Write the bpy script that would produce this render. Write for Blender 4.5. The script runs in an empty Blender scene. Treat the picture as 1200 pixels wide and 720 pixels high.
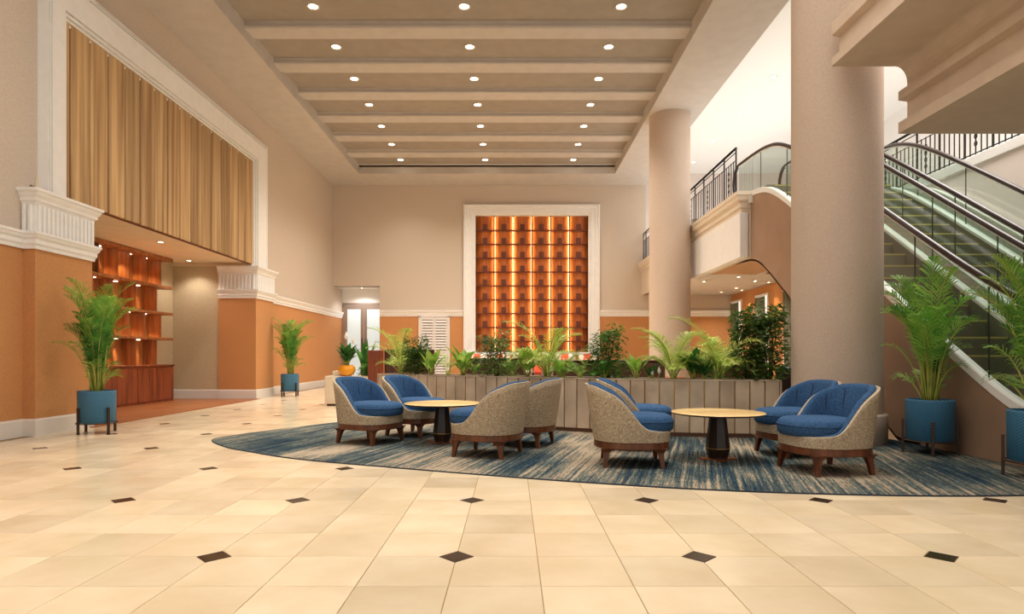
import bpy, bmesh, math, random
from mathutils import Vector, Matrix
C = bpy.context.scene.collection
R = math.radians
PI = math.pi

# ------------------------------------------------------------------ camera
H = 1.245          # eye height
F = 728.0          # focal length in pixels of a 1200 px wide frame
cam_d = bpy.data.cameras.new('camera')
cam = bpy.data.objects.new('camera', cam_d)
C.objects.link(cam)
cam.location = (0, 0, H)
cam.rotation_euler = (R(90), 0, 0)
cam_d.sensor_width = 36
cam_d.lens = F / 1200 * 36
cam_d.shift_y = 57 / 1200
cam_d.clip_end = 200
bpy.context.scene.camera = cam

def lin(c):
    c = c / 255.0
    return c / 12.92 if c <= 0.04045 else ((c + 0.055) / 1.055) ** 2.4
def rgb(r, g, b):
    return (lin(r), lin(g), lin(b), 1.0)

# ------------------------------------------------------------------ world and large lights
w = bpy.data.worlds.new('world')
bpy.context.scene.world = w
w.use_nodes = True
bg = w.node_tree.nodes['Background']
bg.inputs[0].default_value = (1.0, 0.95, 0.90, 1)
bg.inputs[1].default_value = 0.6

def area(name, loc, rot, sx, sy, power, col):
    l = bpy.data.lights.new(name, 'AREA')
    l.shape = 'RECTANGLE'; l.size = sx; l.size_y = sy
    l.energy = power; l.color = col
    o = bpy.data.objects.new(name, l)
    C.objects.link(o); o.location = loc; o.rotation_euler = rot
    return o
WARM = (1.0, 0.92, 0.81)
MILD = (1.0, 0.94, 0.86)
COOL = (1.0, 0.96, 0.92)
area('lobby_fill_light', (-1.0, 5.0, 8.3), (0, 0, 0), 9, 8, 420, MILD)            # unseen fill added above the entrance to raise the lobby's ambient light
area('atrium_upward_fill', (8.2, 21.5, 5.35), (PI, 0, 0), 5.0, 11, 190, COOL)          # upward fill added to brighten the white atrium ceiling
area('atrium_overhead_fill', (8.6, 10.5, 9.3), (0, 0, 0), 4.5, 6, 700, COOL)    # out-of-view overhead fill added to brighten the escalators and column

vs = bpy.context.scene.view_settings
vs.view_transform = 'Standard'
vs.look = 'None'
vs.gamma = 1.0
vs.use_curve_mapping = False
vs.exposure = 0.16

# ------------------------------------------------------------------ helpers
class MB:
    """collects geometry for ONE mesh"""
    def __init__(s):
        s.v = []; s.f = []; s.m = []; s.sm = []
    def face(s, idx, mi=0, smooth=False):
        s.f.append(tuple(idx)); s.m.append(mi); s.sm.append(smooth)
    def box(s, x0, x1, y0, y1, z0, z1, mi=0):
        b = len(s.v)
        s.v += [(x0,y0,z0),(x1,y0,z0),(x1,y1,z0),(x0,y1,z0),(x0,y0,z1),(x1,y0,z1),(x1,y1,z1),(x0,y1,z1)]
        for q in ((0,3,2,1),(4,5,6,7),(0,1,5,4),(1,2,6,5),(2,3,7,6),(3,0,4,7)):
            s.face([b+i for i in q], mi)
        return s
    def cbox(s, x0, x1, y0, y1, z0, z1, c=.01, mi=0):
        """box with chamfered vertical edges and chamfered top"""
        pts = [(x0+c,y0),(x1-c,y0),(x1,y0+c),(x1,y1-c),(x1-c,y1),(x0+c,y1),(x0,y1-c),(x0,y0+c)]
        cx, cy = (x0+x1)/2, (y0+y1)/2
        fx, fy = 1-2*c/(x1-x0), 1-2*c/(y1-y0)
        ins = [(cx+(x-cx)*fx, cy+(y-cy)*fy) for x, y in pts]
        rings = [[(x,y,z0) for x,y in ins],[(x,y,z0+c) for x,y in pts],[(x,y,z1-c) for x,y in pts],[(x,y,z1) for x,y in ins]]
        return s.loft(rings, True, True, mi)
    def loft(s, rings, cap0=True, cap1=True, mi=0, smooth=False, closed=True):
        b = len(s.v); n = len(rings[0])
        for r in rings: s.v += [tuple(p) for p in r]
        for k in range(len(rings)-1):
            for i in range(n if closed else n-1):
                j = (i+1) % n
                s.face([b+k*n+i, b+k*n+j, b+(k+1)*n+j, b+(k+1)*n+i], mi, smooth)
        if cap0: s.face([b+i for i in reversed(range(n))], mi)
        if cap1: s.face([b+(len(rings)-1)*n+i for i in range(n)], mi)
        return s
    def lathe(s, prof, n=24, cx=0, cy=0, mi=0, smooth=True, cap0=True, cap1=True, ph=0):
        rings = [[(cx+r*math.cos(ph+2*PI*i/n), cy+r*math.sin(ph+2*PI*i/n), z) for i in range(n)] for r, z in prof]
        return s.loft(rings, cap0, cap1, mi, smooth)
    def prism(s, poly, a0, a1, axis='y', mi=0):
        """poly is a list of 2D points, extruded along axis from a0 to a1"""
        def p3(p, a):
            if axis == 'y': return (p[0], a, p[1])
            if axis == 'x': return (a, p[0], p[1])
            return (p[0], p[1], a)
        return s.loft([[p3(p, a0) for p in poly], [p3(p, a1) for p in poly]], True, True, mi)
    def tube(s, path, r, n=8, mi=0, closed=False, cap=True):
        pts = [Vector(p) for p in path]; m = len(pts)
        rr = r if isinstance(r, (list, tuple)) else [r]*m
        up = Vector((0,0,1)); rings = []
        prev = None
        for i, p in enumerate(pts):
            if closed: t = pts[(i+1) % m] - pts[i-1]
            else: t = pts[min(i+1, m-1)] - pts[max(i-1, 0)]
            t.normalize()
            if prev is None:
                a = up if abs(t.z) < .95 else Vector((1,0,0))
                u = t.cross(a).normalized()
            else:
                u = (prev - t*prev.dot(t)).normalized()
            prev = u; v = t.cross(u)
            rings.append([p + (u*math.cos(2*PI*k/n) + v*math.sin(2*PI*k/n))*rr[i] for k in range(n)])
        if closed: rings.append(rings[0])
        return s.loft(rings, cap and not closed, cap and not closed, mi, True)
    def sweep(s, path, prof, closed_prof=True, mi=0):
        """mitred sweep of a profile [(outward, z)] along an XY path, outward is to the right"""
        P = [Vector((p[0], p[1])) for p in path]; rings = []
        for i, p in enumerate(P):
            d0 = (p - P[i-1]).normalized() if i > 0 else (P[1]-p).normalized()
            d1 = (P[i+1] - p).normalized() if i < len(P)-1 else d0
            n0 = Vector((d0.y, -d0.x)); n1 = Vector((d1.y, -d1.x))
            mm = (n0+n1); mm = mm / max(1e-6, (1 + n0.dot(n1)))
            rings.append([(p.x+mm.x*o, p.y+mm.y*o, z) for o, z in prof])
        return s.loft(rings, True, True, mi)
    def mesh(s, name, mats):
        me = bpy.data.meshes.new(name)
        me.from_pydata(s.v, [], s.f)
        for m in (mats if isinstance(mats, (list, tuple)) else [mats]): me.materials.append(m)
        me.polygons.foreach_set('material_index', s.m)
        me.polygons.foreach_set('use_smooth', s.sm)
        bm = bmesh.new(); bm.from_mesh(me)
        bmesh.ops.recalc_face_normals(bm, faces=bm.faces)
        bm.to_mesh(me); bm.free()
        me.update()
        return me
    def build(s, name, mats, parent=None, loc=None, **tags):
        return link(name, s.mesh(name, mats), parent, loc, **tags)

def link(name, me, parent=None, loc=None, rot=None, scale=None, **tags):
    o = bpy.data.objects.new(name, me)
    C.objects.link(o)
    if parent: o.parent = parent
    if loc is not None: o.location = loc
    if rot is not None: o.rotation_euler = rot
    if scale is not None: o.scale = scale if isinstance(scale, (tuple, list)) else (scale,)*3
    for k, v in tags.items(): o[k] = v
    return o
def thing(name, label, cat, loc=(0,0,0), rz=0, group=None):
    o = bpy.data.objects.new(name, None); C.objects.link(o)
    o.empty_display_size = .1
    o.location = loc; o.rotation_euler = (0,0,rz)
    o['label'] = label; o['category'] = cat
    if group: o['group'] = group
    return o
def tag(o, label, cat, group=None):
    o['label'] = label; o['category'] = cat
    if group: o['group'] = group
    return o
def kids(o): return [c for c in KIDS.get(o.name, [])]
KIDS = {}
def copy_tree(o, parent=None):
    c = o.copy(); C.objects.link(c)
    if parent: c.parent = parent
    for ch in list(o.children): copy_tree(ch, c)
    return c
S = dict(kind='structure')

# ------------------------------------------------------------------ materials
def mat(name, col, rough=.6, col2=None, scale=8, detail=4, stretch=(1,1,1), bump=0, bscale=60, metal=0, spec=.5,
        rand=0, coat=0, ramp=(.35,.65), transl=0, bstretch=None, rot=(0,0,0), coords='Object', hue_rand=0, dist=.02):
    m = bpy.data.materials.new(name); m.use_nodes = True
    nt = m.node_tree; N = nt.nodes; L = nt.links
    p = N['Principled BSDF']
    p.inputs['Roughness'].default_value = rough
    p.inputs['Metallic'].default_value = metal
    p.inputs['Specular IOR Level'].default_value = spec
    p.inputs['Coat Weight'].default_value = coat
    p.inputs['Coat Roughness'].default_value = .08
    tc = N.new('ShaderNodeTexCoord')
    def mapped(st, r=(0,0,0)):
        mp = N.new('ShaderNodeMapping'); mp.inputs['Scale'].default_value = st; mp.inputs['Rotation'].default_value = r
        L.new(tc.outputs[coords], mp.inputs[0])
        if hue_rand or rand:
            oi = N.new('ShaderNodeObjectInfo'); ml = N.new('ShaderNodeVectorMath'); ml.operation = 'SCALE'
            cb = N.new('ShaderNodeCombineXYZ')
            for q in range(3): L.new(oi.outputs['Random'], cb.inputs[q])
            ml.inputs['Scale'].default_value = 37.0
            L.new(cb.outputs[0], ml.inputs[0]); L.new(ml.outputs[0], mp.inputs['Location'])
        return mp.outputs[0]
    out = None
    if col2 is not None:
        n = N.new('ShaderNodeTexNoise'); n.inputs['Scale'].default_value = scale; n.inputs['Detail'].default_value = detail
        L.new(mapped(stretch, rot), n.inputs['Vector'])
        r = N.new('ShaderNodeValToRGB')
        r.color_ramp.elements[0].position = ramp[0]; r.color_ramp.elements[0].color = col
        r.color_ramp.elements[1].position = ramp[1]; r.color_ramp.elements[1].color = col2
        L.new(n.outputs['Fac'], r.inputs[0]); out = r.outputs[0]
    if rand:
        oi = N.new('ShaderNodeObjectInfo')
        hv = N.new('ShaderNodeHueSaturation')
        mr = N.new('ShaderNodeMapRange'); mr.inputs['To Min'].default_value = 1-rand; mr.inputs['To Max'].default_value = 1+rand*.6
        L.new(oi.outputs['Random'], mr.inputs['Value']); L.new(mr.outputs[0], hv.inputs['Value'])
        if hue_rand:
            m2 = N.new('ShaderNodeMapRange'); m2.inputs['To Min'].default_value = .5-hue_rand; m2.inputs['To Max'].default_value = .5+hue_rand
            L.new(oi.outputs['Random'], m2.inputs['Value']); L.new(m2.outputs[0], hv.inputs['Hue'])
        if out: L.new(out, hv.inputs['Color'])
        else: hv.inputs['Color'].default_value = col
        out = hv.outputs[0]
    if out: L.new(out, p.inputs['Base Color'])
    else: p.inputs['Base Color'].default_value = col
    if bump:
        n2 = N.new('ShaderNodeTexNoise'); n2.inputs['Scale'].default_value = bscale; n2.inputs['Detail'].default_value = 3
        L.new(mapped(bstretch or (1,1,1), rot), n2.inputs['Vector'])
        b = N.new('ShaderNodeBump'); b.inputs['Strength'].default_value = bump; b.inputs['Distance'].default_value = dist
        L.new(n2.outputs['Fac'], b.inputs['Height']); L.new(b.outputs[0], p.inputs['Normal'])
    if transl:
        t = N.new('ShaderNodeBsdfTranslucent')
        if out: L.new(out, t.inputs[0])
        else: t.inputs[0].default_value = col
        mx = N.new('ShaderNodeMixShader'); mx.inputs[0].default_value = transl
        L.new(p.outputs[0], mx.inputs[1]); L.new(t.outputs[0], mx.inputs[2])
        L.new(mx.outputs[0], N['Material Output'].inputs[0])
    return m
def emis(name, col, strength):
    m = bpy.data.materials.new(name); m.use_nodes = True
    N = m.node_tree.nodes; p = N['Principled BSDF']
    p.inputs['Base Color'].default_value = col
    p.inputs['Emission Color'].default_value = col
    p.inputs['Emission Strength'].default_value = strength
    return m
def glassy(name, tint, refl=.06, rough=.02):
    """thin pane: tinted see-through with a sharp reflection that grows at grazing angles"""
    m = bpy.data.materials.new(name); m.use_nodes = True
    nt = m.node_tree; N = nt.nodes; L = nt.links
    N.remove(N['Principled BSDF'])
    t = N.new('ShaderNodeBsdfTransparent'); t.inputs[0].default_value = tint
    g = N.new('ShaderNodeBsdfGlossy'); g.inputs['Roughness'].default_value = rough
    lw = N.new('ShaderNodeLayerWeight'); lw.inputs[0].default_value = .5
    pw_ = N.new('ShaderNodeMath'); pw_.operation = 'POWER'; pw_.inputs[1].default_value = 3.0
    fr = N.new('ShaderNodeMath'); fr.operation = 'MULTIPLY_ADD'; fr.inputs[1].default_value = .55; fr.inputs[2].default_value = refl
    mx = N.new('ShaderNodeMixShader')
    L.new(lw.outputs['Facing'], pw_.inputs[0]); L.new(pw_.outputs[0], fr.inputs[0])
    L.new(fr.outputs[0], mx.inputs[0]); L.new(t.outputs[0], mx.inputs[1]); L.new(g.outputs[0], mx.inputs[2])
    L.new(mx.outputs[0], N['Material Output'].inputs[0])
    return m

M = {}
M['taupe'] = mat('taupe_wall_fabric', rgb(200,184,168), .85, rgb(211,196,180), 40, 5, bump=.25, bscale=90)
M['orange'] = mat('orange_wall_fabric', rgb(190,130,78), .85, rgb(201,143,90), 45, 5, bump=.25, bscale=90)
M['tan'] = mat('tan_wall_fabric', rgb(190,170,138), .85, rgb(200,181,149), 40, 5, bump=.2, bscale=90)
M['alcsof'] = mat('alcove_soffit_paint', rgb(222,204,174), .8, rgb(228,211,182), 4, 3)
M['column'] = mat('column_stucco', rgb(196,174,156), .8, rgb(208,188,170), 60, 5, bump=.4, bscale=110)
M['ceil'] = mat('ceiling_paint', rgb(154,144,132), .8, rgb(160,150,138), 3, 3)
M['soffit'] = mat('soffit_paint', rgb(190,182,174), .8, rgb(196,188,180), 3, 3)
M['white'] = mat('white_paint', rgb(240,238,234), .7)
M['trimw'] = mat('trim_paint', rgb(236,233,230), .55, rgb(240,237,234), 6, 3)
M['base'] = mat('baseboard_paint', rgb(222,214,206), .5)
M['pink'] = mat('upper_wall_paint', rgb(226,214,206), .8)
M['balcony'] = mat('balcony_paint', rgb(206,186,166), .8, rgb(212,193,173), 4, 3)
M['fascia'] = mat('fascia_paint', rgb(224,208,188), .75)
M['grout'] = mat('grout', rgb(150,124,84), .8)
M['tile'] = mat('cream_marble_tile', rgb(216,195,161), .20, rgb(232,214,185), 2.2, 8, bump=0, rand=.13, ramp=(.3,.7), spec=.45)
M['inlay'] = mat('dark_marble_inlay', rgb(34,22,16), .2, rgb(74,50,34), 22, 6, ramp=(.45,.8))
M['woodfloor'] = mat('wood_floor', rgb(146,88,48), .35, rgb(170,106,62), 3, 6, stretch=(.5,6,1), rand=.14)
M['plank'] = mat('light_oak_panel', rgb(150,112,72), .5, rgb(210,174,124), 2.6, 8, stretch=(1,3.4,.10), rand=.22, ramp=(.32,.66))
M['mahog'] = mat('mahogany', rgb(104,46,20), .4, rgb(150,72,34), 3, 6, stretch=(3,3,.3), rand=.1)
M['mahogd'] = mat('dark_mahogany', rgb(66,30,16), .4, rgb(94,46,26), 3, 6, stretch=(3,3,.3))
M['shelfwood'] = mat('shelf_wood', rgb(140,82,42), .45, rgb(182,116,64), 3, 6, stretch=(4,4,.35), rand=.08)
M['amber'] = mat('amber_wood', rgb(172,88,34), .5, rgb(204,114,48), 5, 6, stretch=(3,3,.3), rand=.06)
M['lattice'] = mat('lattice_wood', rgb(92,40,18), .5, rgb(112,52,26), 6, 4)
M['led'] = emis('warm_led', (1.0, .66, .28, 1), 16.0)
M['lens'] = emis('downlight_lens', (1.0, .88, .66, 1), 22.0)
M['puck'] = emis('puck_lens', (1.0, .85, .6, 1), 14.0)
M['ringw'] = mat('downlight_ring', rgb(222,208,190), .4)
M['blue'] = mat('blue_denim', rgb(36,66,104), .9, rgb(66,102,142), 60, 5, bump=.4, bscale=240, spec=.2, ramp=(.3,.75), dist=.004)
M['walnut'] = mat('walnut', rgb(84,44,22), .35, rgb(118,66,36), 5, 6, stretch=(3,3,.5))
M['darkwood'] = mat('espresso_wood', rgb(34,22,14), .3, rgb(52,34,22), 5, 6, stretch=(3,3,.4))
M['tabletop'] = mat('maple_top', rgb(214,178,118), .3, rgb(232,200,142), 2.5, 6, stretch=(.4,3,1))
M['tableedge'] = mat('table_edge', rgb(52,34,22), .35)
M['copper'] = mat('copper', rgb(176,92,48), .35, metal=.8)
M['brass'] = mat('brass', rgb(206,164,96), .3, metal=.9)
M['bronze'] = mat('bronze_stand', rgb(70,54,44), .4, metal=.5)
M['soil'] = mat('soil', rgb(40,28,20), .95, rgb(66,48,34), 30, 4, bump=.6, bscale=60)
M['stone'] = mat('planter_stone', rgb(172,150,128), .55, rgb(224,203,178), 1.8, 7, stretch=(1,1,1), rand=.12, ramp=(.3,.7))
M['kick'] = mat('planter_kick', rgb(84,52,34), .5)
M['cream'] = mat('cream_stone', rgb(226,208,182), .5, rgb(234,219,196), 4, 4)
M['gourd'] = mat('orange_glaze', rgb(232,148,28), .25, rgb(240,166,44), 5, 3)
M['frost'] = emis('glowing_frosted_glass', rgb(206,220,222), .45)  # glow put into the door panes in place of daylight behind them
M['alu'] = mat('taupe_metal', rgb(160,140,126), .4, metal=.2)
M['louver'] = mat('louver_paint', rgb(226,220,216), .5)
M['black'] = mat('black_iron', rgb(26,22,22), .4, metal=.4)
M['rubber'] = mat('black_rubber', rgb(34,26,26), .28)
M['rubberb'] = mat('brown_rubber', rgb(52,36,34), .28)
M['steel'] = mat('brushed_steel', rgb(240,238,234), .35)
M['deck'] = mat('pale_deck', rgb(244,242,238), .4)
M['clad'] = mat('escalator_cladding', rgb(150,120,98), .42, rgb(162,131,108), 1.2, 3)
M['clado'] = mat('escalator_soffit', rgb(188,140,96), .5)
M['gap'] = mat('bronze_infill', rgb(104,72,48), .4, metal=.2)
M['skirt'] = mat('steel_skirt', rgb(126,122,108), .4, metal=.35)
M['step'] = mat('escalator_step', rgb(92,88,72), .6, rgb(118,112,92), 60, 3, stretch=(8,.3,1))
M['yellow'] = mat('step_edge_yellow', rgb(190,176,100), .5)
M['glass'] = glassy('balustrade_glass', (.76, .85, .80, 1))
M['joint'] = mat('glass_joint', rgb(46,52,48), .4)
M['curtain'] = mat('grey_green_curtain', rgb(92,92,76), .8, rgb(120,120,100), 6, 3, stretch=(1,8,.2))
M['pane'] = emis('glowing_window_sheer', (1.0, .93, .80, 1), .9)  # sheer given its own glow to stand for light behind the window
M['leather'] = mat('brown_leather', rgb(70,44,26), .45, rgb(88,56,34), 4, 4)
M['coral'] = mat('coral_print', rgb(232,96,64), .8, rgb(244,230,218), 3.2, 1.5, ramp=(.47,.53))
M['potinner'] = mat('dark_pot', rgb(34,28,24), .6)

def leafmat(name, c1, c2, rand=.25):
    return mat(name, c1, .42, c2, 5, 2, rand=rand, hue_rand=.012, transl=.36, spec=.4)
M['palm'] = leafmat('palm_leaf', rgb(92,154,54), rgb(166,208,92))
M['palmdk'] = leafmat('palm_leaf_dark', rgb(54,120,44), rgb(104,168,64))
M['palmlt'] = leafmat('palm_leaf_light', rgb(140,178,60), rgb(206,216,110))
M['cane'] = mat('palm_cane', rgb(140,150,60), .5, rgb(176,180,84), 6, 3)
M['broad'] = leafmat('broad_leaf', rgb(110,160,48), rgb(182,206,96))
M['broaddk'] = leafmat('broad_leaf_dark', rgb(28,80,30), rgb(64,122,48))
M['bush'] = leafmat('bush_leaf', rgb(40,88,30), rgb(88,140,46))
M['bushdk'] = leafmat('bush_leaf_dark', rgb(50,90,36), rgb(118,156,70))
M['stem'] = mat('stem_bark', rgb(78,70,40), .7)
M['petal'] = mat('white_spathe', rgb(246,242,230), .5, transl=.2)

# tweed, herringbone pot and rug have their own node set-ups
def tweed():
    m = mat('oat_tweed', rgb(150,128,102), .95, spec=.15)
    nt = m.node_tree; N = nt.nodes; L = nt.links; p = N['Principled BSDF']
    tc = N.new('ShaderNodeTexCoord')
    facs = []
    for st in ((40,40,230),(230,230,40)):
        mp = N.new('ShaderNodeMapping'); mp.inputs['Scale'].default_value = st
        n = N.new('ShaderNodeTexNoise'); n.inputs['Scale'].default_value = 1; n.inputs['Detail'].default_value = 2
        L.new(tc.outputs['Object'], mp.inputs[0]); L.new(mp.outputs[0], n.inputs['Vector']); facs.append(n.outputs['Fac'])
    a = N.new('ShaderNodeMath'); a.operation = 'ADD'; L.new(facs[0], a.inputs[0]); L.new(facs[1], a.inputs[1])
    h = N.new('ShaderNodeMath'); h.operation = 'MULTIPLY'; h.inputs[1].default_value = .5; L.new(a.outputs[0], h.inputs[0])
    r = N.new('ShaderNodeValToRGB'); e = r.color_ramp.elements
    e[0].position = .36; e[0].color = rgb(112,94,76); e[1].position = .64; e[1].color = rgb(214,198,172)
    x = e.new(.5); x.color = rgb(176,158,132)
    L.new(h.outputs[0], r.inputs[0]); L.new(r.outputs[0], p.inputs['Base Color'])
    b = N.new('ShaderNodeBump'); b.inputs['Strength'].default_value = .5; b.inputs['Distance'].default_value = .01
    L.new(h.outputs[0], b.inputs['Height']); L.new(b.outputs[0], p.inputs['Normal'])
    return m
M['tweed'] = tweed()
M['piping'] = mat('pale_piping', rgb(190,176,154), .8)

def rugmat():
    m = mat('striped_rug', rgb(80,90,100), 1.0, spec=.05)
    nt = m.node_tree; N = nt.nodes; L = nt.links; p = N['Principled BSDF']
    tc = N.new('ShaderNodeTexCoord')
    def noise(st, sc, det, rough=.6):
        mp = N.new('ShaderNodeMapping'); mp.vector_type = 'TEXTURE' if False else 'POINT'
        mp.inputs['Rotation'].default_value = (0, 0, R(17))
        mp2 = N.new('ShaderNodeMapping'); mp2.inputs['Scale'].default_value = st
        n = N.new('ShaderNodeTexNoise'); n.inputs['Scale'].default_value = sc; n.inputs['Detail'].default_value = det
        n.inputs['Roughness'].default_value = rough
        L.new(tc.outputs['Object'], mp.inputs[0]); L.new(mp.outputs[0], mp2.inputs[0]); L.new(mp2.outputs[0], n.inputs['Vector'])
        return n.outputs['Fac']
    f1 = noise((24, .5, 1), 1, 7, .75)      # streaks
    f2 = noise((1.0, .35, 1), .9, 3)       # large patches of blue and beige
    f3 = noise((60, 9, 1), 1, 3)           # pile
    mix = N.new('ShaderNodeMath'); mix.operation = 'MULTIPLY_ADD'
    L.new(f2, mix.inputs[0]); mix.inputs[1].default_value = .75; 
    mu = N.new('ShaderNodeMath'); mu.operation = 'MULTIPLY'; mu.inputs[1].default_value = .8; L.new(f1, mu.inputs[0])
    L.new(mu.outputs[0], mix.inputs[2])
    ad = N.new('ShaderNodeMath'); ad.operation = 'MULTIPLY_ADD'; L.new(f3, ad.inputs[0]); ad.inputs[1].default_value = .28; L.new(mix.outputs[0], ad.inputs[2])
    r = N.new('ShaderNodeValToRGB'); e = r.color_ramp.elements
    cols = [(.75, rgb(22,36,54)), (.82, rgb(46,70,84)), (.865, rgb(66,64,60)), (.91, rgb(90,110,110)), (.955, rgb(122,108,92)), (1.0, rgb(170,156,136))]
    e[0].position = cols[0][0]; e[0].color = cols[0][1]; e[1].position = cols[-1][0]; e[1].color = cols[-1][1]
    for q, c in cols[1:-1]:
        x = e.new(q); x.color = c
    L.new(ad.outputs[0], r.inputs[0]); L.new(r.outputs[0], p.inputs['Base Color'])
    b = N.new('ShaderNodeBump'); b.inputs['Strength'].default_value = .6; b.inputs['Distance'].default_value = .02
    L.new(f3, b.inputs['Height']); L.new(b.outputs[0], p.inputs['Normal'])
    return m
M['rug'] = rugmat()
M['rugedge'] = mat('rug_binding', rgb(34,42,54), .95)

def potmat():
    m = mat('blue_herringbone_glaze', rgb(44,98,124), .5)
    nt = m.node_tree; N = nt.nodes; L = nt.links; p = N['Principled BSDF']
    uv = N.new('ShaderNodeUVMap')
    sx = N.new('ShaderNodeSeparateXYZ'); L.new(uv.outputs[0], sx.inputs[0])
    def math_(op, a, b=None):
        n = N.new('ShaderNodeMath'); n.operation = op
        for q, v in ((0, a), (1, b)):
            if v is None: continue
            if isinstance(v, (int, float)): n.inputs[q].default_value = v
            else: L.new(v, n.inputs[q])
        return n.outputs[0]
    tri = math_('PINGPONG', math_('MULTIPLY', sx.outputs[0], 64), 1)     # zig-zag columns
    ph = math_('ADD', math_('MULTIPLY', sx.outputs[1], 32), tri)
    st = math_('PINGPONG', ph, .5)
    r = N.new('ShaderNodeValToRGB'); e = r.color_ramp.elements
    e[0].position = .08; e[0].color = rgb(30,72,104); e[1].position = .3; e[1].color = rgb(66,130,168)
    L.new(st, r.inputs[0]); L.new(r.outputs[0], p.inputs['Base Color'])
    b = N.new('ShaderNodeBump'); b.inputs['Strength'].default_value = .7; b.inputs['Distance'].default_value = .01
    L.new(st, b.inputs['Height']); L.new(b.outputs[0], p.inputs['Normal'])
    return m
M['pot'] = potmat()

# ------------------------------------------------------------------ setting: floor with single tiles
XW = -7.53       # left wall
XP = -7.34       # pilaster faces
XA = -9.74       # alcove back
YB = 26.1        # far wall
YN = -1.5        # where the floor starts behind the camera
XR = 9.2         # right wall
ZS = 8.405       # soffit
ZU = 5.1         # upper floor level
XE = 5.7         # escalator side

floor = MB().box(-10.0, 9.5, YN, 28.2, -.12, -.004).build('floor', M['grout'], **S)
T = .5005; X0 = -.3436; Y0 = 3.849; DI = .11
rug_edge = [(-4.40,9.12),(-3.90,8.44),(-3.45,8.06),(-2.57,7.44),(-1.36,6.89),(0,6.33),(.82,6.03),(1.59,5.79),(2.32,5.63),(3.03,5.53),(3.76,5.48),(4.50,5.50),(5.3,5.62),(5.62,5.75),
            (5.62,8.6),(5.3,10.6),(4.2,12.1),(2.5,12.9),(.5,13.2),(-1.4,12.9),(-2.9,11.9),(-3.85,10.5),(-4.30,9.65)]
def inside(x, y, poly):
    c = False; j = len(poly)-1
    for i in range(len(poly)):
        if (poly[i][1] > y) != (poly[j][1] > y) and x < (poly[j][0]-poly[i][0])*(y-poly[i][1])/(poly[j][1]-poly[i][1])+poly[i][0]: c = not c
        j = i
    return c
def tile_shape(ci, g=.0022):
    """tile polygon, with the corner ci (0..3) cut for a dark inlay"""
    h = T/2 - g; d = DI + g
    sg = [(-1,-1),(1,-1),(1,1),(-1,1)]; pts = []
    for k, (sx, sy) in enumerate(sg):
        if k == ci:
            a = (sx*(T/2-d), sy*h); b = (sx*h, sy*(T/2-d))
            pts += [b, a] if k in (0, 2) else [a, b]
        else: pts.append((sx*h, sy*h))
    return pts
def inset2(pts, e=.0018):
    cx = sum(p[0] for p in pts)/len(pts); cy = sum(p[1] for p in pts)/len(pts); out = []
    for x, y in pts:
        d = math.hypot(x-cx, y-cy); out.append((x-(x-cx)/d*e, y-(y-cy)/d*e))
    return out
tile_pts = {k: tile_shape(k) for k in (-1,0,1,2,3)}
def slab(mb, pts, ox=0, oy=0, z0=-.02, z1=0):
    ins = inset2(pts)
    mb.loft([[(x+ox,y+oy,z0) for x,y in pts],[(x+ox,y+oy,z1-.0018) for x,y in pts],[(x+ox,y+oy,z1) for x,y in ins]], False, True)
tile_me = {}
for k, pts in tile_pts.items():
    mb = MB(); slab(mb, pts); tile_me[k] = mb.mesh('tile', M['tile'])
cells = []
for i in range(-20, 20):
    for j in range(-11, 50):
        cx, cy = X0+(i+.5)*T, Y0+(j+.5)*T
        if cy < YN+.2 or cy > 27.9: continue
        if cx < XW and not (cx > -7.6): continue
        if cx > XR: continue
        ci = -1
        for k, (sx, sy) in enumerate([(0,0),(1,0),(1,1),(0,1)]):
            if (i+sx) % 3 == 0 and (j+sy) % 3 == 0: ci = k
        px = 600+F*cx/max(cy, .1); vis = cy > 2.7 and -20 < px < 1220 and not inside(cx, cy, rug_edge) and cx < XE
        cells.append((vis, cy, cx, ci))
shown = sorted([c for c in cells if c[0]], key=lambda c: c[1])[:300]
ss = set(shown)
for vis, cy, cx, ci in shown:
    link('tile', tile_me[ci], floor, (cx, cy, 0))
rest = MB()
for c in cells:
    if c in ss: continue
    if c[2] < -7.2 and 10.8 < c[1] < 17.9: continue
    slab(rest, tile_pts[c[3]], c[2], c[1])
rest.build('far_tiles', M['tile'], floor, kind='stuff')
imb = MB(); slab(imb, [(DI-.002,0),(0,DI-.002),(-DI+.002,0),(0,-DI+.002)]); ime = imb.mesh('inlay', M['inlay'])
for i in range(-6, 8):
    for j in range(-1, 10):
        x, y = X0+3*i*T, Y0+3*j*T
        px = 600+F*x/y
        if x < -7.4 or x > 5.6 or inside(x, y, rug_edge) or not (-30 < px < 1230): continue
        if inside(x, y-.1, rug_edge) : pass
        link('inlay', ime, floor, (x, y, 0))

# wood floor strip of the alcove
wf = MB().box(XA, -7.2, 10.75, 17.84, -.02, .004).build('trim_1', M['woodfloor'], **S)
pm = MB().cbox(-.075, .075, -.88, .88, 0, .008, .002).mesh('floor_board', M['woodfloor'])
for a in range(16):
    for b in range(4):
        link('floor_board', pm, wf, (-9.66+a*.156, 11.64+b*1.77, .0045))

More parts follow.
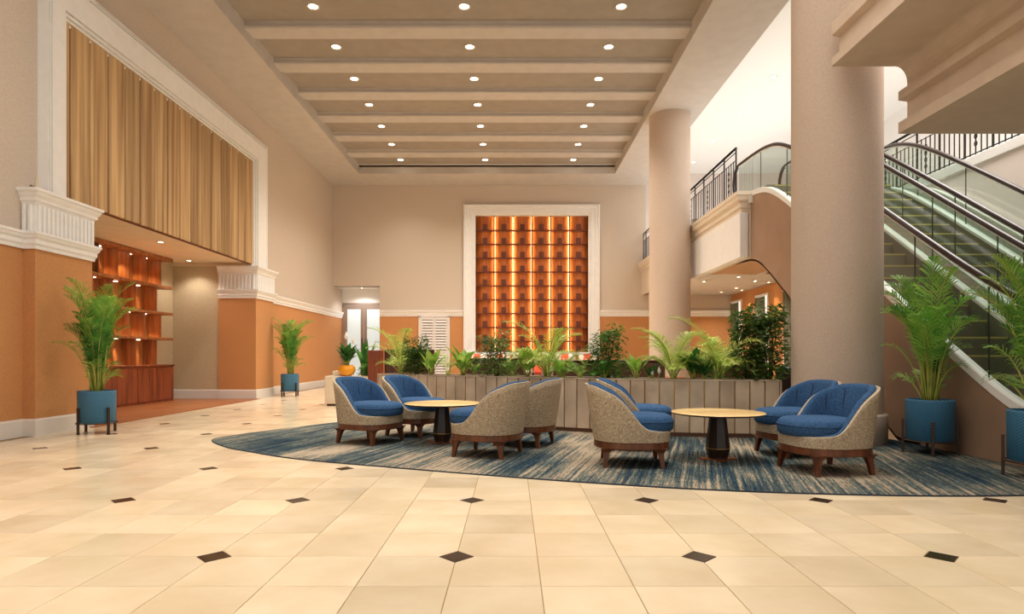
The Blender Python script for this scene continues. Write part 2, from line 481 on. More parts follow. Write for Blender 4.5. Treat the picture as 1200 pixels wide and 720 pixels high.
# ------------------------------------------------------------------ walls
def poly_wall(name, parts, mats, **kw):
    mb = MB()
    for p in parts: mb.box(*p)
    return mb.build(name, mats, **S)
wl = MB()
ZR = 2.93
wl.box(-7.9, XW, YN, 9.7, 0, ZR, 1);      wl.box(-7.9, XW, YN, 9.7, ZR, ZS+1, 0)
wl.box(-7.9, XP, 9.56, 10.86, 0, ZR, 1);  wl.box(-7.9, XP, 9.56, 10.86, ZR, 3.8, 0)
wl.box(-10.0, -7.9, 10.4, 10.86, 0, 3.9, 2)
wl.box(-10.0, XA, 10.86, 17.84, 0, 3.9, 2)
wl.box(-10.0, -8.42, 17.84, 18.1, 0, 3.9, 2)
wl.box(-8.42, XP, 17.8, 19.1, 0, ZR, 1);  wl.box(-8.42, XP, 17.8, 19.1, ZR, 3.8, 0)
wl.box(-7.9, XW, 19.0, 27.8, 0, ZR, 1);   wl.box(-7.9, XW, 19.0, 27.8, ZR, ZS+1, 0)
wl.box(-7.9, XW, 9.7, 19.0, 3.92, ZS+1, 0)
wl.box(-10.0, XW+.02, 10.86, 17.8, 3.9, 4.05, 3)     # alcove soffit
wl.box(-10.0, XW+.02, 17.75, 19.0, 3.815, 4.05, 3); wl.box(-10.0, XW+.02, 9.8, 10.9, 3.815, 4.05, 3)
wall_left = wl.build('wall_left', [M['taupe'], M['orange'], M['tan'], M['alcsof']], **S)

wb = MB()
NX0, NX1, NZ0, NZ1 = -1.53, 3.20, 1.36, 7.13
def far(x0, x1, z0, z1):
    if z0 < ZR < z1:
        wb.box(x0, x1, YB, YB+.5, z0, ZR, 1); wb.box(x0, x1, YB, YB+.5, ZR, z1, 0)
    else: wb.box(x0, x1, YB, YB+.5, z0, z1, 1 if z1 <= ZR else 0)
far(XW-.1, -5.56, 4.18, ZS+.6)
far(-5.56, NX0, 0, ZS+.6)
far(NX0, NX1, 0, NZ0); far(NX0, NX1, NZ1, ZS+.6)
far(NX1, 5.62, 0, ZS+.6)
far(5.62, XR+.2, 0, ZU-.3)
wb.box(NX0-.1, NX1+.1, YB+.5, YB+.6, NZ0-.1, NZ1+.1, 0)
wb.build('wall_far', [M['taupe'], M['orange']], **S)

wr = MB()
wr.box(XR, XR+.3, YN, 19.4, 0, ZU-.02, 0)
wr.box(XR, XR+.3, 19.4, 27, 0, 3.85, 1)
wr.build('wall_right', [M['pink'], M['orange']], **S)
MB().box(5.45, 13.2, 28.0, 28.3, ZU-.3, 9.8).build('wall_upper_far', M['pink'], **S)
MB().box(13.0, 13.3, -1.5, 28.0, ZU-.3, 9.8).build('wall_upper_right', M['white'], **S)

# rails, baseboards, capitals
rail = [(-.02,2.89),(.03,2.89),(.035,2.94),(.055,2.97),(.055,3.03),(.08,3.06),(.09,3.10),(.105,3.11),(.105,3.15),(-.02,3.15)]
path1 = [(XW,YN),(XW,9.56),(XP,9.56),(XP,10.86),(-7.9,10.86)]
path2 = [(-8.41,17.8),(XP,17.8),(XP,19.1),(XW,19.1),(XW,27.45)]
MB().sweep(path1, rail).build('trim_2', M['trimw'], **S)
MB().sweep(path2, rail).build('trim_3', M['trimw'], **S)
corn = [(-.02,3.57),(.02,3.57),(.03,3.61),(.06,3.63),(.06,3.67),(.09,3.71),(.10,3.75),(.13,3.77),(.13,3.81),(-.02,3.81)]
flute = MB().cbox(-.030, .030, 0, .045, 0, .42, .010).mesh('flute', M['trimw'])
def capital(n, pts, y0, y1):
    t = MB().sweep(pts, corn).build('trim_%d' % n, M['trimw'], **S)
    fr = MB(); fr.sweep(pts, [(-.02,3.14),(.012,3.14),(.012,3.58),(-.02,3.58)]).build('frieze', M['trimw'], t)
    k = 14; st = (y1-y0)/k
    for i in range(k):
        link('flute', flute, t, (XP+.01, y0+(i+.5)*st, 3.15), (0,0,-PI/2))
    return t
c1 = capital(4, [(XW,9.56),(XP,9.56),(XP,10.86),(-7.9,10.86)], 9.56, 10.86)
for i in range(2): link('flute', flute, c1, (XW+.05+i*.09, 9.55, 3.15), (0,0,PI))
c2 = capital(5, [(-8.41,17.8),(XP,17.8),(XP,19.1),(XW,19.1)], 17.8, 19.1)
for i in range(10): link('flute', flute, c2, (-8.35+i*.106, 17.79, 3.15), (0,0,PI))
bprof = [(-.02,0),(.025,0),(.025,.24),(.012,.27),(-.02,.27)]
b1 = MB().sweep([(XW,YN),(XW,9.56),(XP,9.56),(XP,10.86),(-7.9,10.86)], bprof).sweep([(XA,17.84),(-8.42,17.84)], bprof).sweep([(-8.41,17.8),(XP,17.8),(XP,19.1),(XW,19.1),(XW,27.45)], bprof)
b1.build('baseboard_left', M['base'], **S)
MB().sweep([(-5.56,YB),(-3.95,YB)], bprof).sweep([(-2.58,YB),(XR,YB)], bprof).build('baseboard_far', M['base'], **S)
MB().sweep([(-5.56,YB),(-2.05,YB)], rail).sweep([(3.68,YB),(XR,YB)], rail).build('trim_6', M['trimw'], **S)

# ------------------------------------------------------------------ ceiling: coffers, soffits, beams
XC0, XC1 = -6.03, 4.05; ZC = H+7.54; ZBm = H+7.40
cl = MB()
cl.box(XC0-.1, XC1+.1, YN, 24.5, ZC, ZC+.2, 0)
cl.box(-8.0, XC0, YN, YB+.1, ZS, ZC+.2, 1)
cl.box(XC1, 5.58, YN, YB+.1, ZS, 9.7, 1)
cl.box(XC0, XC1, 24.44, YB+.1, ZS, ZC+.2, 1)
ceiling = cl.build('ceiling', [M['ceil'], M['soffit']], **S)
bp = MB()
ys, r_ = 14.0, .06
pf = [(-.02,ZC+.05),(-.02,ZC-.0),(0,ZC-.05),(.0,ZBm+.03),(.03,ZBm),(.50,ZBm),(.55,ZBm+.02),(.60,ZBm+.08),(.62,ZC+.05)]
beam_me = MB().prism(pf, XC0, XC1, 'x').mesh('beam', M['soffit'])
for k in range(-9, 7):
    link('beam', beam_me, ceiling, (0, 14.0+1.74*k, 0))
# atrium ceiling
MB().box(5.58, 13.3, YN, 28.3, 9.45, 9.7).build('ceiling_atrium', M['white'], **S)
# lower ceiling of the dining side and upper floor slab
MB().box(5.55, XR, 17.65, YB, 3.79, 4.0, 0).build('ceiling_dining', M['soffit'], **S)
sl = MB().box(5.58, 13.0, 14.6, 28.0, ZU-.25, ZU)
sl.box(XR+.02, 13.0, YN, 14.6, ZU-.25, ZU)
sl.build('floor_upper', M['white'], **S)
# gallery edge with its cornice and the boxed panel under it
ge = MB()
ge.box(5.44, 5.62, 17.0, YB+.02, 3.79, ZU-.02)
gp = [(-.02,4.62),(.02,4.62),(.02,4.72),(.06,4.76),(.06,4.86),(.12,4.92),(.14,5.02),(.16,5.03),(.16,5.12),(-.16,5.12),(-.16,4.62)]
ge.sweep([(5.45,YB),(5.45,14.75),(5.75,14.75)][::1], [(o,z) for o,z in gp])
ge.build('trim_7', M['fascia'], **S)
MB().cbox(5.40, 5.60, 14.72, 19.2, 3.575, 4.64, .012).build('trim_8', M['trimw'], **S)
MB().box(5.62, 5.9, 14.72, 17.6, 3.56, 4.9).build('trim_9', M['fascia'], **S)

# columns
def column(y, label):
    t = thing('column', label, 'column', (4.72, y, 0))
    prof = [(.6,0),(.6,ZS)]
    m = MB(); m.lathe([(.6,.0),(.6,2.8),(.6,5.6),(.6,ZS+.02)], 64, cap0=False, cap1=False)
    m.build('shaft', M['column'], t)
    q = MB(); q.lathe([(.655,0),(.655,.40),(.645,.425),(.60,.43)], 64, cap0=True, cap1=False)
    q.build('plinth', M['column'], t)
column(9.05, 'massive round stucco column rising beside the right-hand blue chairs')
column(18.6, 'slimmer looking round column standing behind the long planter')

# balcony overhead on the right: stepped section running along the hall
YS = 8.3
sec = [(4.27,5.11),(4.27,5.22),(4.37,5.235),(4.37,5.50),(4.27,5.52),(4.27,5.69),(12.9,5.69),(12.9,4.21),(5.16,4.21),(5.16,4.357),(5.28,4.375),(5.28,4.64),(5.16,4.654),(5.16,4.77),(5.28,4.78),(5.28,4.88)]
for k in range(1, 7):
    a = k/6*PI/2
    sec.append((5.12+.16*math.cos(a), 4.88+.23*math.sin(a)))
MB().prism(sec, YN, YS, 'y').build('trim_10', M['balcony'], **S)

# ------------------------------------------------------------------ framed timber panel over the alcove
tp = thing('timber_panel', 'tall oak plank panel in a pale stepped frame on left wall', 'wall panel', (XW, 14, 3.8))
def frame_loop(mb, u0, u1, v0, v1, wl_, wr_, wt, prof, fn):
    """open frame (two legs and a head) swept with a stepped profile [(d 0..1, height)]"""
    rings = [[fn(u0-d*wl_, v0, h) for d, h in prof], [fn(u0-d*wl_, v1+d*wt, h) for d, h in prof],
             [fn(u1+d*wr_, v1+d*wt, h) for d, h in prof], [fn(u1+d*wr_, v0, h) for d, h in prof]]
    mb.loft(rings, True, True)
fprof = [(0,-.02),(0,.12),(.05,.12),(.055,.07),(.08,.07),(.085,.14),(.13,.14),(.135,.09),(.16,.09),(.165,.17),(.22,.17),(.225,.12),(.25,.12),(.255,.19),(.85,.19),(.855,.13),(.885,.13),(.89,.18),(.93,.18),(.935,.12),(.96,.12),(.965,.17),(1,.17),(1,-.02)]
mb = MB(); frame_loop(mb, 10.34, 17.72, 3.82, 6.74, .48, 1.0, .78, fprof, lambda u, v, h: (h, u-14, v-3.8))
mb.build('frame', M['trimw'], tp)
pk = MB().cbox(0, .075, -.229, .229, 0, 2.95, .012).mesh('plank', M['plank'])
for i in range(16):
    link('plank', pk, tp, (.05 + (.006 if i % 2 else 0), 10.175+.49*i-14+.0, .06))
MB().box(.0, .10, -3.7, 3.75, .05, 2.97).build('backing', M['lattice'], tp)

# ------------------------------------------------------------------ alcove shelving
sh = thing('display_shelf', 'tall mahogany display shelving with lit bays inside the left alcove', 'shelving', (XA, 15.3, 0))
def sx(mb, name, m): return mb.build(name, m, sh)
XF = .44
sx(MB().box(0.01, XF-.02, 13.0-15.3, 17.1-15.3, .012, .96), 'cabinet', M['mahog'])
dm = MB().cbox(0, .022, -.40, .40, 0, .86, .004).mesh('cabinet_door', M['mahog'])
for i in range(5): link('cabinet_door', dm, sh, (XF-.02, 13.41+.815*i-15.3, .07))
sx(MB().cbox(0.01, XF+.015, 13.0-15.3, 17.12-15.3, .96, 1.0, .006), 'countertop', M['mahog'])
rows = [(1.0,1.66,[13.9,14.6,15.5,16.4]),(1.73,2.34,[13.9,14.55,15.2,15.87,16.6]),(2.41,3.05,[13.9,14.6,15.5,16.4]),(3.12,3.80,[14.1,14.78,15.25,15.93,16.6])]
bd = MB().cbox(0.01, XF, -2.0, 1.75, 0, .07, .006).mesh('shelf_board', M['shelfwood'])
for z in (1.66, 2.34, 3.05): link('shelf_board', bd, sh, (0,0,z))
link('shelf_board', bd, sh, (0,0,3.80), scale=(1,1,1.3))
puck = MB().lathe([(.045,0),(.045,-.012),(.03,-.014)], 12).mesh('puck_light', M['puck'])
BAYL = []
for z0, z1, ys_ in rows:
    dv = MB().box(.03, XF-.08, -.02, .02, 0, z1-z0).mesh('divider', M['shelfwood'])
    for y in ys_: link('divider', dv, sh, (0, y-15.3, z0))
    for a, b in zip(ys_[:-1], ys_[1:]):
        pn = MB().box(.012, .03, a-15.3+.02, b-15.3-.02, z0, z1).build('back_panel', M['shelfwood'], sh)
        ym = (a+b)/2
        link('puck_light', puck, sh, (.135, ym-15.3, z1))
        l = bpy.data.lights.new('bay_spot', 'SPOT'); l.energy = 55; l.color = (1,.74,.42); l.spot_size = R(78); l.spot_blend = .7; l.shadow_soft_size = .03
        o = bpy.data.objects.new('bay_spot', l); C.objects.link(o); o.parent = sh; o.location = (.135, ym-15.3, z1-.03)

# ------------------------------------------------------------------ far wall: lattice display in a stepped frame
ld = thing('lattice_display', 'tall amber glowing lattice of curved bays in pale frame on the back wall', 'wall display', ((NX0+NX1)/2, YB, 0))
cx0 = (NX0+NX1)/2; LW = NX1-NX0; CW = LW/6
fp2 = [(0,-.02),(0,.05),(.12,.05),(.14,.09),(.22,.09),(.24,.12),(.60,.12),(.62,.15),(.80,.15),(.84,.18),(.94,.18),(1,.16),(1,-.02)]
mb = MB(); frame_loop(mb, NX0-cx0, NX1-cx0, 0.0, NZ1, .50, .47, .44, fp2, lambda u, v, h: (u, -h, v))
mb.build('frame', M['trimw'], ld)
MB().cbox(-LW/2-.5, LW/2+.47, -.26, .02, NZ0-.10, NZ0+.03, .015).build('sill', M['trimw'], ld)
zs = [NZ0+.03] + [H+(417-y)*YB/F for y in (400.2,383.9,367.6,351.3,335,318.7,302.4,286.1,269.8)] + [NZ1]
NA = 7
def curve(x): # concave bay, 0 at the mullions and deepest half way
    return .05*math.cos(PI*x/CW)
def bulge(x): # back panel comes forward half way between the mullions
    return .28-.13*math.cos(PI*x/CW)
def bay_panel(hh):
    m = MB(); a = []; b = []
    for i in range(NA):
        x = -CW/2+.02+(CW-.04)*i/(NA-1)
        a.append((x, bulge(x), 0)); b.append((x, bulge(x), hh))
    m.loft([a, b], False, False, closed=False, smooth=True)
    return m.mesh('bay_panel', M['amber'])
def shelf_me():
    fr = [(-CW/2+.02+(CW-.04)*i/(NA-1)) for i in range(NA)]
    poly = [(x, .02+curve(x)) for x in fr] + [(x, bulge(x)+.005) for x in reversed(fr)]
    return MB().prism(poly, -.022, .022, 'z').mesh('bay_shelf', M['lattice'])
shm = shelf_me()
blk = MB().cbox(-.10, .10, 0, .075, 0, .25, .01); blk.box(-.008, .008, -.006, .01, .02, .23)
blm = blk.mesh('block', M['lattice'])
pms = [bay_panel(zs[i+1]-zs[i]) for i in range(10)]
for c in range(6):
    xc = -LW/2+(c+.5)*CW
    for r in range(10):
        link('bay_panel', pms[r], ld, (xc, 0, zs[r]))
        if r: link('bay_shelf', shm, ld, (xc, 0, zs[r]))
        link('block', blm, ld, (xc, .075, zs[r]+.022))
mu = MB().box(-.022, .022, .0, .30, NZ0+.03, NZ1).mesh('mullion', M['lattice'])
for c in range(7): link('mullion', mu, ld, (-LW/2+c*CW, 0, 0))
ls = MB().box(-.002, .002, 0, .03, NZ0+.05, NZ1-.02).mesh('led_strip', M['led'])
for c in range(1, 6):
    for s in (-1, 1): link('led_strip', ls, ld, (-LW/2+c*CW+s*.0245, .19, 0))

# ------------------------------------------------------------------ far wall: doorway with glass doors, louvred shutters
YD = 27.5
MB().box(XW, -5.56, YD+.05, YD+.15, 3.58, 4.4).box(-5.56, -5.3, YB+.3, YD+.2, 0, 4.4).box(XW-.05, -5.5, YB+.3, YD+.2, 4.18, 4.3).build('wall_vestibule', M['white'], **S)
d = MB().box(-7.5,-5.56,YD+.02,YD+.1,3.46,3.58).box(-7.52,-7.42,YD,YD+.1,0,3.5).box(-5.70,-5.56,YD,YD+.1,0,3.5).build('door_1', M['alu'], **S)
for x0, x1 in ((-7.42,-6.57),(-6.55,-5.70)):
    lf = MB(); st = .13
    lf.box(x0,x0+st,YD,YD+.05,.02,3.44); lf.box(x1-st,x1,YD,YD+.05,.02,3.44); lf.box(x0+st,x1-st,YD,YD+.05,3.30,3.44); lf.box(x0+st,x1-st,YD,YD+.05,.02,.25)
    lo = lf.build('door_leaf', M['alu'], d)
    MB().box(x0+st,x1-st,YD+.015,YD+.035,.25,3.30).build('frosted_pane', M['frost'], lo)
    hx = x1-.06 if x0 < -7 else x0+.06
    MB().tube([(hx,YD,1.2),(hx,YD-.06,1.22),(hx,YD-.06,1.98),(hx,YD,2.0)], .018, 8).build('door_handle', M['bronze'], lo)
shu = MB().box(-3.92,-3.83,YB-.07,YB,0,2.90).box(-2.70,-2.61,YB-.07,YB,0,2.90).box(-3.92,-2.61,YB-.07,YB,2.86,2.97).build('door_2', M['louver'], **S)
lv = MB().prism([(-.035,-.045),(-.022,-.05),(.022,.032),(.012,.04)], -.23, .23, 'x').mesh('louver_slat', M['louver'])
for x0, x1 in ((-3.82,-3.27),(-3.26,-2.71)):
    lf = MB(); lf.box(x0,x0+.05,YB-.06,YB-.01,.02,2.85); lf.box(x1-.05,x1,YB-.06,YB-.01,.02,2.85)
    for z in (.02,1.36,2.75): lf.box(x0+.05,x1-.05,YB-.06,YB-.01,z,z+.1)
    lo = lf.build('shutter_leaf', M['louver'], shu)
    MB().box(x0+.05,x1-.05,YB-.008,YB-.004,.1,2.75).build('backing', M['alu'], lo)
    for k in range(23):
        z = .18+k*.114
        if 1.33 < z < 1.49: continue
        link('louver_slat', lv, lo, ((x0+x1)/2, YB-.04, z), (0,0,0))

# dining side windows on the right wall (tall, curtained)
for n, (ya, yb_) in enumerate([(24.9,25.9),(22.3,23.3),(19.9,20.9)]):
    zt = 3.42
    wo = MB().box(XR-.05,XR+.02,ya-.06,ya,.5,zt).box(XR-.05,XR+.02,yb_,yb_+.06,.5,zt).box(XR-.06,XR+.02,ya-.08,yb_+.08,zt,zt+.08).box(XR-.08,XR+.02,ya-.08,yb_+.08,.45,.5).build('window_%d' % (n+1), M['trimw'], **S)
    MB().box(XR-.012,XR-.002,ya,yb_,.5,zt).build('window_pane', M['pane'], wo)
    cu = MB(); k = 15; a = []; b = []
    for i in range(k):
        y = ya+.01+(yb_-ya-.14)*i/(k-1); x = XR-.075-.03*math.sin(i*1.9)
        a.append((x, y+.0, .52)); b.append((x, y+.10, zt-.02))
    cu.loft([a, b], False, False, closed=False, smooth=True); cu.build('curtain', M['curtain'], wo)

# ------------------------------------------------------------------ downlights
ring = MB().lathe([(.085,.0),(.085,-.012),(.065,-.014),(.06,.0)], 20, cap0=False, cap1=False).mesh('trim_ring', M['ringw'])
lens = MB().lathe([(.06,-.003),(.06,-.005)], 16).mesh('lens', M['lens'])
def downlight(x, y, z, label, group, power, angle=80, col=WARM, s=1.0, blend=.6, visible=True):
    t = thing('downlight', label, 'ceiling light', (x, y, z), 0, group)
    link('trim_ring', ring, t, (0,0,0), scale=s); link('lens', lens, t, (0,0,0), scale=s)
    l = bpy.data.lights.new('lamp', 'SPOT'); l.energy = power; l.color = col; l.spot_size = R(angle); l.spot_blend = blend; l.shadow_soft_size = .06
    o = bpy.data.objects.new('lamp', l); C.objects.link(o); o.parent = t; o.location = (0,0,-.03)
    return t
ordn = ['first','second','third','fourth','fifth','sixth','seventh']
for k in range(-6, 7):
    for c, x in enumerate((-4.285, -1.03, 2.354)):
        y = 13.39+1.747*k
        nm = ['left', 'middle', 'right'][c]
        if k >= 0: lab = 'round ceiling downlight, %s column, %s row from the camera' % (nm, ordn[k])
        else: lab = 'ceiling downlight near the entrance, %s column, %s row towards the camera' % (nm, ordn[-k-1])
        downlight(x, y, ZC, lab, 'coffer ceiling downlights', 420 if k >= 0 else 640, 115 if k >= 0 else 40, WARM, 1.6, 1.0)
for k, y in enumerate((18.25, 20.9, 23.7, 26.3)):
    downlight(.937*8.2, y, 9.45, 'small downlight in the white atrium ceiling, %s from the massive column' % ordn[k], 'atrium ceiling downlights', 150, 120, COOL, 1.2)
dl = [(865.5,324.5),(825,330),(885,329.5),(863,337.5),(845.5,342.5)]
for k, (px, py) in enumerate(dl):
    y = 2.545*F/(417-py); x = (px-600)*y/F
    y = min(y, 25.4)
    downlight(x, y, 3.79, 'recessed spot in the low dining ceiling, %s from the front' % ordn[k], 'dining ceiling downlights', 120, 110, WARM, 1.0)
downlight(-9.0, 17.3, 3.9, 'bright recessed spot in the alcove soffit beside the shelving', None, 60, 120, WARM, 1.0)
downlight(-8.2, 14.5, 3.9, 'recessed spot in the alcove soffit over the wooden floor', None, 60, 120, WARM, 1.0)
downlight(-6.5, 26.85, 4.18, 'added fill spot over the glass double doors in the back corner', None, 90, 140, COOL, 1.0)  # spot added to brighten the dark vestibule
# wall washers between the dining windows
for k, y in enumerate((24.1, 21.6, 19.5)):
    downlight(XR-.28, y, 3.79, 'wall washing spot by the orange window wall, %s from the back' % ordn[k], 'dining wall washers', 60, 70, (1,.75,.4), .8)

# ------------------------------------------------------------------ rug
def smooth_loop(pts, sub=5):
    out = []; n = len(pts)
    for i in range(n):
        p0, p1, p2, p3 = [Vector(pts[(i+k-1) % n]) for k in range(4)]
        for s in range(sub):
            t = s/sub
            out.append(.5*((2*p1)+(-p0+p2)*t+(2*p0-5*p1+4*p2-p3)*t*t+(-p0+3*p1-3*p2+p3)*t**3))
    return out
rl = [(p.x, min(p.y, 99)) for p in smooth_loop(rug_edge)]
rl = [(min(x, 5.63), y) for x, y in rl]
rug = thing('area_rug', 'large oval rug with streaked navy, teal and beige stripes under the chairs', 'rug')
MB().prism(rl, .001, .010, 'z').build('pile', M['rug'], rug)
MB().tube([(x, y, .006) for x, y in rl], .008, 6, closed=True).build('binding', M['rugedge'], rug)
ZG = .0102

# ------------------------------------------------------------------ chairs
def sup(a, b, t, n=2.5):
    c, s = math.cos(t), math.sin(t)
    return (a*math.copysign(abs(c)**(2/n), c), b*math.copysign(abs(s)**(2/n), s))
htab = [(0,.905),(.08,.89),(.16,.852),(.29,.79),(.38,.715),(.44,.64),(.50,.565),(.57,.488),(.64,.435),(.70,.41),(.85,.395),(1,.385)]
def hedge(u):
    u = max(0, min(1, u))
    for (a, x), (b, y) in zip(htab[:-1], htab[1:]):
        if u <= b:
            t = (u-a)/(b-a); return x+(y-x)*t
    return htab[-1][1]
def shell_pt(t, z, off):
    """point on the tub at plan angle t, height z, moved inward by off"""
    k = (z-.285)/.62
    a = .43-off; b = .425-off
    x, y = sup(a, b, t)
    back = max(0, -math.cos(t))**.8 if math.cos(t) < 0 else 0
    return (x - .095*k*back - .0*k, y*(1+.05*k), z)
NT = 64
def chair_meshes():
    me = {}
    zt = []
    for i in range(NT):
        t = 2*PI*i/NT
        x, y = sup(.43, .425, t); zt.append(hedge((x+.43)/.86))
    T_ = [2*PI*i/NT for i in range(NT)]
    m = MB(); rings = []
    for k in range(9):
        f = k/8
        rings.append([shell_pt(t, .285+(z-.285)*f, 0) for t, z in zip(T_, zt)])
    rings.append([shell_pt(t, z+.006, .012) for t, z in zip(T_, zt)])
    rings.append([shell_pt(t, z+.004, .034) for t, z in zip(T_, zt)])
    for k in (6, 3, 0):
        f = k/8; rings.append([shell_pt(t, .30+(z-.30)*f, .036) for t, z in zip(T_, zt)])
    rings.append([(p[0]*.2, p[1]*.2, .30) for p in rings[-1]])
    m.loft(rings, False, True, 0, True)
    b0 = [shell_pt(t, .285, 0) for t in T_]
    m.loft([b0, [(p[0]*.3, p[1]*.3, .285) for p in b0]], False, True)
    me['shell'] = m.mesh('shell', M['tweed'])
    m = MB(); rings = []
    prof = [(.034,-.02),(.034,.010),(.045,.022),(.070,.024),(.092,.012),(.100,-.03)]
    for off, dz in prof: rings.append([shell_pt(t, z+dz, off) for t, z in zip(T_, zt)])
    for f in (.75,.5,.25,0):
        rings.append([shell_pt(t, .34+max(0, (z-.03-.34))*f, .105+.01*math.sin(PI*f)) for t, z in zip(T_, zt)])
    m.loft(rings, False, False, 0, True)
    me['backrest'] = m.mesh('backrest', M['blue'])
    m = MB(); m.tube([shell_pt(t, z+.004, .006) for t, z in zip(T_, zt)], .0075, 6, closed=True); me['piping'] = m.mesh('piping', M['piping'])
    m = MB()
    for t in (PI-.42, PI+.42, PI-1.0, PI+1.0):
        x, y = sup(.43,.425,t); z1 = hedge((x+.43)/.86)
        m.tube([shell_pt(t, .56+(z1-.03-.56)*q/5, .104+.01*math.sin(PI*q/5)) for q in range(6)], .004, 5)
    me['seam'] = m.mesh('seam', M['rugedge'])
    # cushion
    m = MB(); rings = []; N2 = 48
    for sc, z in ((.80,.385),(.93,.392),(.985,.415),(1.0,.46),(.99,.51),(.95,.545),(.86,.566),(.65,.578),(.3,.584)):
        rings.append([(.075+sup(.395*sc,.345*sc,2*PI*i/N2,2.6)[0], sup(.395*sc,.345*sc,2*PI*i/N2,2.6)[1], z) for i in range(N2)])
    m.loft(rings, True, True, 0, True); me['seat_cushion'] = m.mesh('seat_cushion', M['blue'])
    m = MB(); m.tube([(.075+sup(.397,.347,2*PI*i/N2,2.6)[0], sup(.397,.347,2*PI*i/N2,2.6)[1], .50) for i in range(N2)], .005, 5, closed=True); me['cushion_piping'] = m.mesh('cushion_piping', M['blue'])
    m = MB(); rings = []
    for sc, z in ((.90,.205),(.985,.205),(1.0,.215),(1.0,.275),(.985,.287),(.5,.287)):
        rings.append([(sup(.425*sc,.42*sc,t)[0], sup(.425*sc,.42*sc,t)[1], z) for t in T_])
    m.loft(rings, True, True, 0, False); me['base_ring'] = m.mesh('base_ring', M['walnut'])
    for q, (sx_, sy_) in enumerate(((1,1),(1,-1),(-1,1),(-1,-1))):
        m = MB(); rings = []
        for z, cx, cy, hx, hy in ((0,.315,.325,.020,.020),(.10,.302,.312,.026,.026),(.165,.292,.300,.034,.034),(.19,.285,.293,.05,.05),(.215,.272,.28,.085,.085)):
            rings.append([(sx_*cx-hx, sy_*cy-hy, z),(sx_*cx+hx, sy_*cy-hy, z),(sx_*cx+hx, sy_*cy+hy, z),(sx_*cx-hx, sy_*cy+hy, z)])
        m.loft(rings); me['leg%d' % q] = m.mesh('leg', M['walnut'])
    return me
CM = chair_meshes()
def chair(x, y, deg, label):
    t = thing('lounge_chair', label, 'chair', (x, y, ZG), R(deg), 'blue and tweed tub chairs')
    link('shell', CM['shell'], t); link('piping', CM['piping'], t)
    b = link('backrest', CM['backrest'], t); link('seam', CM['seam'], b)
    s = link('seat_cushion', CM['seat_cushion'], t); link('cushion_piping', CM['cushion_piping'], s)
    link('base_ring', CM['base_ring'], t)
    for q in range(4): link('leg', CM['leg%d' % q], t)
chair(-2.03, 8.92, -28, 'tub chair at far left of the rug, front one of the left-hand pair, facing right')
chair(-1.50, 9.72, -28, 'tub chair behind the leftmost chair, half hidden by the left table')
chair(-.304, 7.78, 159, 'tub chair with its tweed back to the camera in front of left table')
chair(.17, 8.67, 159, 'tub chair seen from behind, partly hidden by the chair right of left table')
chair(1.37, 7.14, -6, 'tub chair seen side on left of the right table, facing right')
chair(1.66, 8.35, -10, 'tub chair almost hidden behind the side-on chair left of right table')
chair(3.36, 6.69, 190, 'nearest tub chair on the right in front of the massive column, facing left')
chair(3.54, 7.80, 190, 'tub chair right of the right table, behind the nearest right-hand chair')

# ------------------------------------------------------------------ tables
def table(x, y, label):
    t = thing('coffee_table', label, 'table', (x, y, ZG), 0, 'round pedestal coffee tables')
    tp_ = MB(); tp_.lathe([(.50,.535),(.535,.545),(.54,.552),(.54,.556)], 56, mi=1, cap1=False); tp_.lathe([(.54,.556),(.535,.562),(.3,.562)], 56, cap0=False)
    tp_.build('tabletop', [M['tabletop'], M['tableedge']], t)
    m = MB(); m.lathe([(.112,.012),(.112,.03),(.118,.04),(.142,.13),(.140,.14),(.098,.50),(.11,.52),(.20,.535)], 8, smooth=False, ph=PI/8)
    m.build('pedestal', M['darkwood'], t)
    m = MB(); m.lathe([(.141,.128),(.1445,.130),(.1445,.136),(.141,.138)], 8, smooth=False, ph=PI/8, cap0=False, cap1=False); m.build('brass_band', M['brass'], t)
    for a in range(4):
        m = MB(); an = a*PI/2
        pl = []
        for u, v in ((.05,-.06),(.14,-.055),(.20,-.035),(.225,0),(.20,.035),(.14,.055),(.05,.06)):
            pl.append((u*math.cos(an)-v*math.sin(an), u*math.sin(an)+v*math.cos(an)))
        m.prism(pl, 0, .014, 'z'); m.build('foot_plate', M['copper'], t)
table(-.99, 8.85, 'round coffee table between the four left-hand chairs')
table(2.457, 7.42, 'round coffee table between the right-hand chairs, fully in view')

